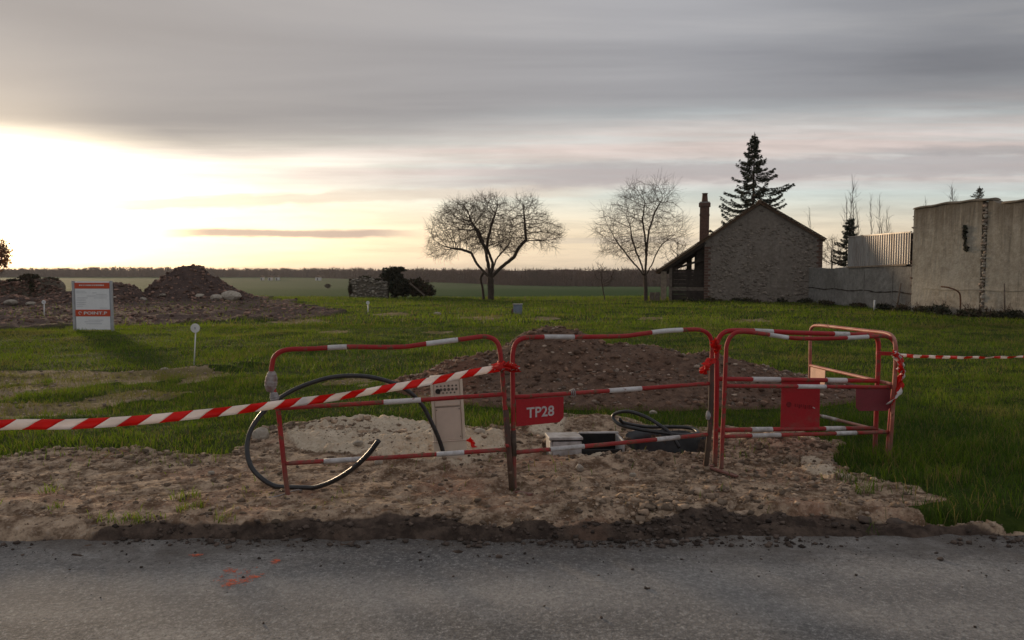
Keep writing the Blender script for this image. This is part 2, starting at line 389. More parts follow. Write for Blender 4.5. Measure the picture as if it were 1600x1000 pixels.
# local bumps of the worked soil: (px, py, rx, ry, height) in metres around the point
def bumps(X, Y):
    z = np.zeros(X.shape)
    for (x, y, rx, ry, h) in [(560, 668, .55, .22, .07), (640, 690, .45, .25, .06), (480, 690, .35, .2, .05), (780, 690, .28, .16, .08), (860, 672, .30, .14, .09), (930, 662, .35, .15, .10),
                              (1000, 720, .4, .10, .06), (1180, 700, .35, .25, .09), (1250, 705, .35, .22, .08), (905, 726, .35, .1, .05), (330, 578, .5, .25, .07), (390, 572, .5, .2, .06), (60, 655, .8, .2, .04)]:
        c = G(x, y); z += h * np.exp(-((X - c.x) / rx) ** 2 - ((Y - c.y) / ry) ** 2)
    c = G(1045, 693); q = ((X - c.x) / .36) ** 2 + ((Y - c.y) / .42) ** 2
    z -= .42 * sst(1.2 - q, 0, .45)
    c = G(912, 700); q = np.maximum(np.abs(X - c.x) / .33, np.abs(Y - c.y) / .19)
    z -= .22 * sst(1.15 - q, 0, .2)
    return z
PROF_Y = [-1e5, 46, 80, 150, 250, 400, 600, 900, 1500, 4000]; PROF_Z = [0, 0, -.55, -1.75, -3.4, -5.4, -4.4, -2.0, 1.0, 4.0]
def height(X, Y, fine=True):
    X = np.asarray(X, float); Y = np.asarray(Y, float)
    z = np.interp(Y, PROF_Y, PROF_Z)
    near = sst(Y, 3.9, 4.6) * (1 - sst(Y, 50, 80))
    dirt, old, rub, sand, mud = zones(X, Y)
    bare = np.where(dirt | old, 1.0, 0.0)
    z = z + near * (fbm(X, Y, .12, 2, 40) * .05 * sst(Y, 8, 18) + fbm(X, Y, .7, 3, 41) * (.018 + .055 * sst(Y, 8, 18)) + np.where(bare > 0, 0, fbm(X, Y, 2.2, 3, 44) * .022))
    cl = .5 + 1.1 * vnoise(X * 1.7, Y * 1.7, 57)
    z = z + near * bare * (fbm(X * .6, Y, 2.6, 5, 50, .6) * .026 + cl * .55 * (np.maximum(fbm(X * .6, Y, 9, 4, 55, .65), 0) ** 1.3 * .10 - np.maximum(-fbm(X * .6, Y, 7, 4, 58, .6), 0) ** 1.5 * .05))
    z = z + near * np.where(sand, fbm(X, Y, 4.5, 5, 59, .7) * .075 + .02, 0)
    z = z + near * np.where(rub, np.maximum(fbm(X, Y, .9, 4, 60) * .16 + .05, -.02), 0)
    z = z + bumps(X, Y)
    # bank down to the road: crest line wanders
    px, py = topx(X, Y)
    crest = np.interp(X, [-9, -3, -1.7, -.6, .2, 1.2, 1.45, 2.6, 3.2, 4, 9], [4.62, 4.62, 4.66, 4.74, 4.78, 4.76, 4.82, 4.80, 4.70, 4.62, 4.6]) + fbm(X, Y * .3, 1.6, 4, 70) * .06
    steep = np.interp(X, [-4, -1, 0, 1.3, 1.5, 2.6, 3.2], [.32, .26, .18, .12, .035, .04, .2])
    bank = 1 - sst(Y, crest - steep, crest)
    z = z - bank * np.interp(X, [-3, 0, 1.3, 1.5, 2.7, 3.3], [.05, .062, .07, .085, .085, .06])
    z = z + bank * (np.maximum(fbm(X * .5, Y * 1.6, 5.5, 5, 72, .68), -.25) * .045 + .012 + np.maximum(fbm(X * .7, Y * 1.3, 14, 4, 78, .65), -.2) * .035)
    edge = 4.42 + fbm(X, Y * .2, .8, 4, 75) * .05 + fbm(X, Y, 6, 3, 76) * .05 + np.interp(X, [-4, -2, -1, 0, 2, 3, 5], [.02, .03, .03, .02, .04, .14, .12])
    low = 1 - sst(Y, edge - .05, edge + .04)
    z = z - low * .09
    z = np.where(Y < 4.0, np.minimum(z, -.125), z)
    z = np.where(Y < -5.5, -.05 + 0 * z, z)
    return z
def H(x, y): return float(height(np.array([x]), np.array([y]))[0])

def build_ground():
    ys = np.concatenate([np.array([-90, -40, -15, -6, -5.4, 0, 3.0]), np.geomspace(3.95, 7.6, 330), np.geomspace(7.64, 50, 330), np.geomspace(51.5, 2500, 60)])
    t = np.concatenate([[-2.4, -1.9, -1.4], np.linspace(-.88, .88, 680), [1.4, 1.9, 2.4]])
    wd = np.where(ys < 3.95, 3.95 + (3.95 - ys), ys)
    X = wd[:, None] * t[None, :]; Y = np.repeat(ys[:, None], len(t), 1)
    Z = height(X, Y); n, m = X.shape
    dirt, old, rub, sand, mud = zones(X, Y)
    idx = np.arange(n * m).reshape(n, m)
    F = np.stack([idx[:-1, :-1], idx[:-1, 1:], idx[1:, 1:], idx[1:, :-1]], -1).reshape(-1, 4)
    V = np.stack([X, Y, Z], -1).reshape(-1, 3)
    mm, k, b = newmat('ground'); co = k.coord('Object')
    n1 = k.noise(co, 1.3, 6, .6); n2 = k.noise(co, 7, 6, .65); n3 = k.noise(co, 38, 5, .7); n4 = k.noise(co, .35, 4, .5)
    soil = k.mix(k.smooth(n2, .38, .64), (.135, .084, .052), (.50, .365, .25))
    soil = k.mix(k.mul(k.smooth(n1, .48, .72), .8), soil, (.36, .195, .125))
    soil = k.mix(k.mul(k.smooth(n3, .52, .72), .6), soil, (.56, .46, .36))
    soil = k.mix(k.mul(k.smooth(n3, .48, .28), .6), soil, (.055, .038, .027))  # dips of the bump noise darkened, as painted crevice shade
    sandc = k.mix(k.smooth(n2, .3, .72), (.76, .64, .48), (.44, .35, .25)); sandc = k.mix(k.mul(k.smooth(n3, .5, .3), .55), sandc, (.28, .21, .14))
    mudc = k.mix(k.smooth(n2, .35, .7), (.050, .036, .029), (.14, .100, .076)); mudc = k.mix(k.mul(k.smooth(n1, .55, .75), .6), mudc, (.22, .125, .085))
    grs = k.mix(k.smooth(n2, .3, .7), (.022, .038, .007), (.050, .066, .012)); grs = k.mix(k.smooth(n1, .55, .8), grs, (.09, .085, .03))
    rubc = k.mix(k.smooth(n2, .3, .7), (.085, .058, .050), (.16, .112, .092))
    field = k.mix(k.smooth(k.noise(k.mapv(co, (.02, .2, 1)), 1, 4), .3, .7), (.020, .058, .014), (.032, .074, .018))
    oldc = k.mix(k.smooth(n1, .35, .6), (.30, .225, .145), (.16, .125, .055)); oldc = k.mix(k.mul(k.smooth(n3, .5, .7), .5), oldc, (.33, .26, .18))
    gcol = k.mix(k.attr('far'), grs, field)
    A = k.attr
    def soft(nm, amp=.5): return k.smooth(k.add(A(nm), k.mul(k.sub(n3, .5), amp)), .35, .65)
    col = k.mix(soft('dirt'), gcol, soil); col = k.mix(soft('old'), col, oldc)
    col = k.mix(A('rub'), col, rubc); col = k.mix(k.mul(k.smooth(k.add(A('sand'), k.add(k.mul(k.sub(n2, .5), 1.2), k.mul(k.sub(n3, .5), .8))), .3, .75), .8), col, sandc); col = k.mix(k.smooth(k.add(A('mud'), k.add(k.mul(k.sub(n2, .5), 1.1), k.mul(k.sub(n3, .5), .7))), .25, .75), col, mudc)
    k.put(b.inputs['Base Color'], col); k.put(b.inputs['Roughness'], k.smooth(A('mud'), 0, 1, .95, .72)); b.inputs['Specular IOR Level'].default_value = .04
    hgt = k.add(k.mul(n2, .5), k.add(k.mul(n3, .35), k.mul(k.voro(co, 28), .3)))
    k.put(b.inputs['Normal'], k.bump(hgt, .035, .9))
    yy = Y
    def blur(a, it=1):
        a = a.astype(float); q = a.copy()
        for ax in (0, 1) * it:
            q = (np.roll(q, 1, ax) + 2 * q + np.roll(q, -1, ax)) / 4
        return q.ravel()
    o = mesh('ground', V, F, mm, None, True, {'dirt': blur(dirt), 'old': blur(old), 'rub': blur(rub), 'sand': blur(sand, 6), 'mud': blur(mud, 7), 'far': sst(yy + fbm(X, Y, .2, 3, 90) * 2, 46, 50).ravel()})
    tag(o, kind='structure')
build_ground()

def build_road():
    m, k, b = newmat('asphalt'); co = k.coord('Object')
    big = k.noise(k.mapv(co, (.6, 1.6, 1)), .8, 5, .6); mid = k.noise(co, 6, 5, .65); agg = k.noise(co, 48, 6, .9); v = k.voro(co, 60)
    col = k.mix(k.smooth(big, .36, .64), (.165, .155, .145), (.34, .315, .285))
    col = k.mix(k.mul(k.smooth(mid, .5, .75), .45), col, (.36, .325, .285))
    col = k.mix(k.mul(k.smooth(agg, .51, .64), .9), col, (.58, .55, .51))
    col = k.mix(k.mul(k.smooth(agg, .49, .36), .9), col, (.07, .07, .07))
    X, Y, Z = k.sep(co)
    # dried mud tracked along the verge
    my = k.add(Y, k.mul(k.sub(k.noise(k.mapv(co, (.5, 1.5, 1)), 1.6, 6, .65), .5), 1.3))
    mudf = k.mul(k.smooth(my, 3.85, 4.45), k.smooth(mid, .35, .6, .45, 1.0))
    col = k.mix(k.mul(mudf, .7), col, (.105, .083, .066))
    pale = k.smooth(k.noise(k.mapv(co, (1, 2, 1)), 3.1, 3, .5), .66, .76)
    col = k.mix(k.mul(pale, .5), col, (.52, .50, .47))
    cv = k.n.new('ShaderNodeTexVoronoi'); cv.feature = 'DISTANCE_TO_EDGE'; cv.inputs['Scale'].default_value = .55
    wob = k.addc(co, k.scalec(k.comb(k.noise(co, 2.3, 4, .6), k.noise(k.mapv(co, (1, 1, 1), (0, 0, 1.3)), 2.6, 4, .6), 0.0), .6)); k.l.new(wob, cv.inputs['Vector'])
    crack = k.mul(k.smooth(cv.outputs[0], .0035, .001), k.smooth(k.noise(co, .9, 3), .42, .58)); col = k.mix(k.mul(crack, .35), col, (.07, .06, .055))
    track = k.smooth(k.math('ABSOLUTE', k.sub(Y, k.add(3.55, k.mul(k.noise(co, .5, 2), .3)))), .1, .45, .22, 0.0); col = k.mix(track, col, (.42, .40, .375))
    k.put(b.inputs['Base Color'], col); b.inputs['Roughness'].default_value = .82; b.inputs['Specular IOR Level'].default_value = .25
    k.put(b.inputs['Normal'], k.bump(k.add(k.mul(agg, .7), k.mul(v, .5)), .016, 1.0))
    xs = np.linspace(-70, 70, 141); ysr = np.linspace(-5.6, 4.72, 24); X_, Y_ = np.meshgrid(xs, ysr)
    Zr = -.094 + 0 * X_; n, mm = X_.shape; idx = np.arange(n * mm).reshape(n, mm)
    F = np.stack([idx[:-1, :-1], idx[:-1, 1:], idx[1:, 1:], idx[1:, :-1]], -1).reshape(-1, 4)
    tag(mesh('road', np.stack([X_, Y_, Zr], -1).reshape(-1, 3), F, m, None, True), kind='structure')
build_road()
ROADZ = -.094

# ------------------------------------------------------------------ scatter: rocks joined in one mesh
ICO_V = None
def ico():
    t = (1 + 5 ** .5) / 2
    V = np.array([(-1, t, 0), (1, t, 0), (-1, -t, 0), (1, -t, 0), (0, -1, t), (0, 1, t), (0, -1, -t), (0, 1, -t), (t, 0, -1), (t, 0, 1), (-t, 0, -1), (-t, 0, 1)]) / math.sqrt(1 + t * t)
    F = np.array([(0, 11, 5), (0, 5, 1), (0, 1, 7), (0, 7, 10), (0, 10, 11), (1, 5, 9), (5, 11, 4), (11, 10, 2), (10, 7, 6), (7, 1, 8), (3, 9, 4), (3, 4, 2), (3, 2, 6), (3, 6, 8), (3, 8, 9), (4, 9, 5), (2, 4, 11), (6, 2, 10), (8, 6, 7), (9, 8, 1)])
    return V, F
IV, IF = ico()
def rocks(name, pos, size, mat, parent=None, flat=.7, jit=.28, kind='stuff', base=None):
    n = len(pos); pos = np.asarray(pos); size = np.asarray(size)
    V = IV[None] * (1 + rng.uniform(-jit, jit, (n, 12, 1))) * rng.uniform(.6, 1.25, (n, 1, 3)) * np.array([1, 1, flat])
    a = rng.uniform(0, 6.28, n); c, s = np.cos(a), np.sin(a)
    x = V[..., 0] * c[:, None] - V[..., 1] * s[:, None]; y = V[..., 0] * s[:, None] + V[..., 1] * c[:, None]
    V = np.stack([x, y, V[..., 2]], -1) * size[:, None, None] + pos[:, None, :]
    F = (IF[None] + (np.arange(n) * 12)[:, None, None]).reshape(-1, 3)
    o = mesh(name, V.reshape(-1, 3), F, mat, parent, False, {'tint': np.repeat(rng.uniform(0, 1, n) ** 1.6, 12)}, base)
    if kind: o['kind'] = kind
    return o
CUB = np.array([(x, y, z) for x in (-1, 1) for y in (-1, 1) for z in (-1, 1)], float)
CUF = np.array([(0, 1, 3), (0, 3, 2), (4, 6, 7), (4, 7, 5), (0, 4, 5), (0, 5, 1), (2, 3, 7), (2, 7, 6), (0, 2, 6), (0, 6, 4), (1, 5, 7), (1, 7, 3)])
def clods(name, pos, size, mat, label):
    n = len(pos); V = CUB[None] * .62 * rng.uniform(.45, 1.25, (n, 8, 3)); ax = rng.normal(size=(n, 3)); ax /= np.linalg.norm(ax, axis=1)[:, None]; an = rng.uniform(0, 6.28, n)
    K = np.cross(ax[:, None, :], V); V = V * np.cos(an)[:, None, None] + K * np.sin(an)[:, None, None] + ax[:, None, :] * (V @ ax[:, :, None]) * (1 - np.cos(an))[:, None, None]
    V = V * np.array([1.25, 1.1, .75]) * np.asarray(size)[:, None, None] + np.asarray(pos)[:, None, :]; F = (CUF[None] + (np.arange(n) * 8)[:, None, None]).reshape(-1, 3)
    o = mesh(name, V.reshape(-1, 3), F, mat, None, False, {'tint': np.repeat(rng.uniform(0, 1, n), 8)}); return tag(o, label, None, None, 'stuff')
def lump(name, c, r, mat, label=None, cat=None, group=None, parent=None, seed=0, flat=.75, sub=3):
    """one bigger stone as an object of its own"""
    import bmesh
    bm = bmesh.new(); bmesh.ops.create_icosphere(bm, subdivisions=sub, radius=1); rg = np.random.default_rng(seed + 100)
    cuts = rg.normal(size=(9, 3)); cuts /= np.linalg.norm(cuts, axis=1)[:, None]; off = rg.uniform(.62, .95, 9); sc = rg.uniform(.75, 1.25, 3) * np.array([1, 1, flat])
    V = []
    for v in bm.verts:
        p = np.array(v.co)
        for q, d in zip(cuts, off):
            e_ = p @ q - d
            if e_ > 0: p = p - q * e_
        p = p * (1 + rg.uniform(-.035, .035)); V.append(p * sc * r + np.array(c))
    F = [tuple(v.index for v in f.verts) for f in bm.faces]; bm.free()
    o = mesh(name, V, F, mat, parent, False, {'tint': np.full(len(V), rg.uniform(.4, .9))}, None if parent else c)
    return tag(o, label, cat, group)

def scatter_ground():
    def sample(n, y0, y1, tmax=.78, pw=1.0):
        Y = y0 + (y1 - y0) * rng.uniform(0, 1, n) ** pw; X = rng.uniform(-tmax, tmax, n) * Y; return X, Y
    # earth crumbs and small stones on the bare strip
    X, Y = sample(12000, 4.35, 7.2); dirt, old, rub, sand, mud = zones(X, Y)
    keep = dirt & ~mud & (fbm(X, Y, 1.5, 3, 33) * 1.5 > rng.uniform(-1.1, .5, len(X))); X, Y = X[keep], Y[keep]
    sz = .003 + .016 * rng.uniform(0, 1, len(X)) ** 6
    Z = height(X, Y) + sz * .25; half = rng.uniform(0, 1, len(X)) < .55
    rocks('soil_crumbs', np.stack([X, Y, Z], -1)[half], sz[half] * 1.5, M['clod'])['label'] = 'brown earth crumbs strewn over the bare strip'
    rocks('small_stones', np.stack([X, Y, Z], -1)[~half], sz[~half], M['flint'])['label'] = 'small pale stones strewn over the bare strip'
    X, Y = sample(60000, 4.45, 7.3, .8, .8); dirt, old, rub, sand, mud = zones(X, Y)
    cn = fbm(X * .6, Y, 1.1, 4, 37, .65); keep = dirt & ~mud & (cn * 2.2 - .55 - .6 * sand > rng.uniform(-.9, 1.4, len(X))); X, Y, cn = X[keep], Y[keep], cn[keep]; sz = (.004 + .036 * rng.uniform(0, 1, len(X)) ** 6) * (.8 + np.clip(cn, 0, 1))
    clods('trodden_clods', np.stack([X, Y, height(X, Y) + sz * .12], -1), sz, M['clod'], 'broken clods of dry brown soil over the bare strip')
    X, Y = sample(15000, 4.30, 4.95, .8); dirt, old, rub, sand, mud = zones(X, Y); keep = mud & (fbm(X * .6, Y, 2.2, 3, 35) * 1.6 > rng.uniform(-.8, .9, len(X))); X, Y = X[keep], Y[keep]
    sz = .003 + .022 * rng.uniform(0, 1, len(X)) ** 4.5; Z = np.maximum(height(X, Y), ROADZ) + sz * .3
    clods('mud_clods', np.stack([X, Y, Z], -1), sz, M['mudclod'], 'dark wet mud clods along the road edge')
    # crumbs carried on to the asphalt
    X, Y = sample(700, 3.0, 4.4, .8, .3); sz = .002 + .009 * rng.uniform(0, 1, len(X)) ** 7
    rocks('road_crumbs', np.stack([X, Y, ROADZ + sz * .35], -1), sz, M['mudclod'])['label'] = 'small dark crumbs of mud on the asphalt'
    # old bare band and rubble ground
    X, Y = sample(9000, 7.6, 13.5); _, old, rub, _, _ = zones(X, Y); X, Y = X[old], Y[old]; sz = .006 + .025 * rng.uniform(0, 1, len(X)) ** 4
    rocks('old_soil_stones', np.stack([X, Y, height(X, Y) + sz * .2], -1), sz, M['flint'])['label'] = 'stones on the trodden bare band in the grass'
    Y = rng.uniform(22, 46, 16000); X = rng.uniform(-.9, -.1, len(Y)) * Y; _, old, rub, _, _ = zones(X, Y)
    keep = rub & (fbm(X, Y, .6, 3, 36) > rng.uniform(-1, .5, len(X))); X, Y = X[keep], Y[keep]; sz = .015 + .10 * rng.uniform(0, 1, len(X)) ** 6
    rocks('rubble_scatter', np.stack([X, Y, height(X, Y) + sz * .2], -1), sz, M['rubblechunk'])['label'] = 'brick and stone debris scattered around the heaps'
scatter_ground()

# ------------------------------------------------------------------ grass
def heap_h(X, Y):
    def g(cx, cy, rx, ry, h, p=2.0): return h * np.exp(-(np.abs((X - cx) / rx) ** p) - (np.abs((Y - cy) / ry) ** p))
    z = np.maximum.reduce([g(.62, 10.3, 1.15, .95, .84, 1.7), g(1.7, 10.0, 1.2, .9, .60), g(2.55, 9.9, 1.15, .85, .47), g(3.5, 9.7, .9, .7, .22), g(-.55, 10.1, .75, .7, .42), g(-1.1, 9.9, .4, .45, .20), g(1.6, 9.1, 1.9, .6, .30)])
    return z
def grass_layer(name, n, y0, y1, hmin, hmax, width, segs, label, tmax=.92, cf=3.5):
    Y = np.sqrt(rng.uniform(y0 ** 2, y1 ** 2, n)); X = rng.uniform(-tmax, tmax, n) * Y
    dirt, old, rub, sand, mud = zones(X, Y)
    dens = .75 + fbm(X, Y, .8, 4, 80) * .55
    fr = dirt & ~zones(X, Y + .16)[0]; fr2 = dirt & ~zones(X, Y + .38)[0]
    dens = np.where(dirt, np.where(mud, 0.0, np.where(fr, .34, np.where(fr2, .09, np.where(sand, .0, .010 + .05 * (fbm(X, Y, 1.1, 3, 88) > .35))))), dens); dens = np.where(old, .10 + .35 * (fbm(X, Y, 1.2, 3, 84) > .12), dens); dens = np.where(rub, .06, dens)
    dens = np.where(heap_h(X, Y) > .045, 0.0, dens); dens = np.where(Y < 4.6, 0, dens)
    # tufts left standing in the strip by the road
    tuft = np.zeros(n)
    for (x, y, r) in [(75, 768, .07), (292, 778, .10), (300, 800, .09), (160, 815, .12), (350, 815, .08), (215, 812, .10), (240, 814, .08), (1370, 818, .09), (1390, 822, .07), (410, 822, .06), (85, 795, .05), (1325, 752, .10), (1350, 768, .08), (1480, 862, .03)]:
        c = G(x, y); tuft = np.maximum(tuft, np.exp(-((X - c.x) / r) ** 2 - ((Y - c.y) / (r * .8)) ** 2))
    dens = np.maximum(dens, (tuft > .35) * .95)
    keep = rng.uniform(0, 1, n) < dens; X, Y, tuft = X[keep], Y[keep], tuft[keep]; n = len(X)
    Z = np.maximum(height(X, Y), ROADZ * (Y < 4.4) + -9 * (Y >= 4.4)) - .004
    hn = fbm(X, Y, .5, 3, 82) * .7 + fbm(X * .8, Y, cf, 3, 83, .6) * 1.3
    hh = (hmin + (hmax - hmin) * np.clip(rng.uniform(0, 1, n) ** 1.4 + hn * .6, 0, 2.0))
    lush = sst(X / Y, .38, .5) * sst(9.5 - Y, 0, 3)
    hh = hh * (1 + .6 * lush)
    hh = np.where((tuft > .3), np.maximum(hh, .05) * 1.0, hh)
    a = rng.uniform(0, 6.283, n); ln = rng.uniform(.15, .9, n) * hh; la = rng.uniform(0, 6.283, n)
    wv = np.stack([np.cos(a), np.sin(a), 0 * a], -1) * (width * rng.uniform(.6, 1.3, n))[:, None]
    lv = np.stack([np.cos(la) * ln, np.sin(la) * ln, 0 * a], -1)
    B = np.stack([X, Y, Z], -1); up = np.stack([0 * hh, 0 * hh, hh], -1)
    tint = np.clip(.42 + fbm(X, Y, .35, 3, 85) * .5 + fbm(X * .8, Y, cf, 3, 83, .6) * .45 + rng.normal(0, .16, n) - .3 * lush + .30 * sst(Y, 9, 20) + .25 * sst(-X / Y, .15, .6), 0, 1)  # tint also carries backlight: yellower blades far off and at left
    dry = np.clip((rng.uniform(0, 1, n) < .17) * .8 + sst(fbm(X, Y, .6, 3, 86), .25, .8) * .55 + .45 * zones(X, Y)[1], 0, 1)
    if segs == 1:
        V = np.stack([B - wv, B + wv, B + lv + up], 1); F = np.arange(n * 3).reshape(n, 3); r_ = 3
    else:
        mid = B + lv * .35 + up * .62
        V = np.stack([B - wv, B + wv, mid + wv * .75, mid - wv * .75, B + lv + up * .98], 1); r_ = 5
        q = (np.arange(n) * 5)[:, None]; F = np.concatenate([q + np.array([0, 1, 2]), q + np.array([0, 2, 3]), q + np.array([3, 2, 4])])
    o = mesh(name, V.reshape(-1, 3), F, M['grass'], None, False, {'tint': np.repeat(tint, r_), 'dry': np.repeat(dry, r_)})
    tag(o, label, None, None, 'stuff')
grass_layer('grass', 235000, 4.5, 11, .016, .080, .0027, 2, 'short green grass and tufts close to the worked strip')
grass_layer('grass', 255000, 10.5, 22, .018, .095, .0055, 1, 'green lawn grass in the middle distance', cf=2.0)
grass_layer('grass', 250000, 21, 50, .03, .16, .014, 1, 'bright green grass stretching back to the trees and house', cf=1.0)

# ------------------------------------------------------------------ spoil heap
def build_heap():
    xs = np.arange(-2.2, 5.0, .028); ys = np.arange(7.8, 12.4, .032); X, Y = np.meshgrid(xs, ys)
    hb = heap_h(X, Y); z = hb + height(X, Y) * 1.0
    rough = sst(hb, .01, .12)
    z = z + rough * (fbm(X, Y, 1.6, 4, 120) * .085 + fbm(X, Y, 6.5, 4, 123, .6) * .045)
    z = np.where(hb < .035, z - .05, z)
    c = P(1030, 575, 9.5); z -= .14 * np.exp(-((X - c.x) / .22) ** 2 - ((Y - c.y) / .12) ** 2)   # a hollow dug in its flank
    n, m = X.shape; idx = np.arange(n * m).reshape(n, m); F = np.stack([idx[:-1, :-1], idx[:-1, 1:], idx[1:, 1:], idx[1:, :-1]], -1).reshape(-1, 4)
    keep = (hb > .02).ravel()[F].any(1)
    mm, k, b = newmat('spoil_earth'); co = k.coord('Object'); n1 = k.noise(co, 1.2, 5, .6); n2 = k.noise(co, 9, 6, .65); n3 = k.noise(co, 40, 5, .7)
    col = k.mix(k.smooth(n2, .3, .7), (.105, .060, .040), (.22, .130, .085)); col = k.mix(k.smooth(k.add(k.attr('red'), k.mul(k.sub(n1, .5), .8)), .4, .7), col, (.20, .095, .058))
    col = k.mix(k.mul(k.smooth(n3, .52, .7), .5), col, (.28, .20, .15)); k.put(b.inputs['Base Color'], col); b.inputs['Roughness'].default_value = .95
    k.put(b.inputs['Normal'], k.bump(k.add(n2, k.mul(n3, .6)), .05))
    root = empty('spoil_heap', (1.0, 10.0, 0), 'long brown heap of dug earth and stones behind the red barriers', 'earth heap')
    V = np.stack([X, Y, z], -1).reshape(-1, 3)
    F = F[keep]; used = np.unique(F); remap = np.full(len(V), -1); remap[used] = np.arange(len(used))
    mesh('earth', V[used], remap[F], mm, root, True, {'red': sst(-X, -.1, .9).ravel()[used]})
    n = 14000; X2 = rng.uniform(-1.8, 4.6, n); Y2 = rng.uniform(8.2, 11.2, n); hb2 = heap_h(X2, Y2); k2 = (hb2 > .04) & (rng.uniform(0, 1, n) < .85); X2, Y2, hb2 = X2[k2], Y2[k2], hb2[k2]
    ix = np.clip(((X2 - xs[0]) / .028).round().astype(int), 0, len(xs) - 1); iy = np.clip(((Y2 - ys[0]) / .032).round().astype(int), 0, len(ys) - 1)
    sz = .004 + .034 * rng.uniform(0, 1, len(X2)) ** 6
    pos = np.stack([X2, Y2, z[iy, ix] + sz * .2], -1); h_ = rng.uniform(0, 1, len(X2)) < .3
    rocks('stones', pos[h_], sz[h_], M['flint'], root); rocks('earth_clods', pos[~h_], sz[~h_] * 1.3, M['spoilclod'], root)
build_heap()
# ------------------------------------------------------------------ safety barriers
def text_mesh(txt, size, bold=0.0):
    cu = bpy.data.curves.new('txt', 'FONT'); cu.body = txt; cu.size = size; cu.offset = bold; cu.align_x = 'CENTER'; cu.align_y = 'CENTER'; cu.resolution_u = 3
    o = bpy.data.objects.new('txt', cu); C.objects.link(o); dg = bpy.context.evaluated_depsgraph_get(); dg.update()
    me = bpy.data.meshes.new_from_object(o.evaluated_get(dg)); V = [v.co.copy() for v in me.vertices]; F = [tuple(p.vertices) for p in me.polygons]
    bpy.data.objects.remove(o); bpy.data.curves.remove(cu); bpy.data.meshes.remove(me); return V, F
class Plane:
    """vertical plane through two points on the ground; B(x, y) reads a point of it off the photograph"""
    def __init__(s, fl, fr):
        s.a = Vector(fl); s.b = Vector(fr); d = (s.b - s.a); d.z = 0; s.d = d.normalized(); s.n = Vector((s.d.y, -s.d.x, 0))
        if s.n.y > 0: s.n = -s.n
    def B(s, x, y):
        r = ray(x, y); o = Vector((0, 0, CAMZ)); t = (s.a - o).dot(s.n) / r.dot(s.n); return o + r * t
    def back(s, k): q = Plane(s.a - s.n * k, s.b - s.n * k); return q
def sub_path(pts, f0, f1, n=6):
    """piece of a polyline between two x-fractions (by arc length)"""
    L = [0]
    for i in range(1, len(pts)): L.append(L[-1] + (pts[i] - pts[i - 1]).length)
    out = []
    for j in range(n + 1):
        t = (f0 + (f1 - f0) * j / n) * L[-1]; i = max(1, next((q for q in range(len(L)) if L[q] >= t), len(L) - 1))
        u = (t - L[i - 1]) / max(L[i] - L[i - 1], 1e-9); out.append(pts[i - 1].lerp(pts[i], u))
    return out
def frac_of_px(pts, x):
    best = None; L = [0]
    for i in range(1, len(pts)): L.append(L[-1] + (pts[i] - pts[i - 1]).length)
    pxs = [topx(p.x, p.y, p.z)[0] for p in pts]
    i = min(range(len(pts)), key=lambda q: abs(pxs[q] - x)); return L[i] / L[-1]
RT = .0165
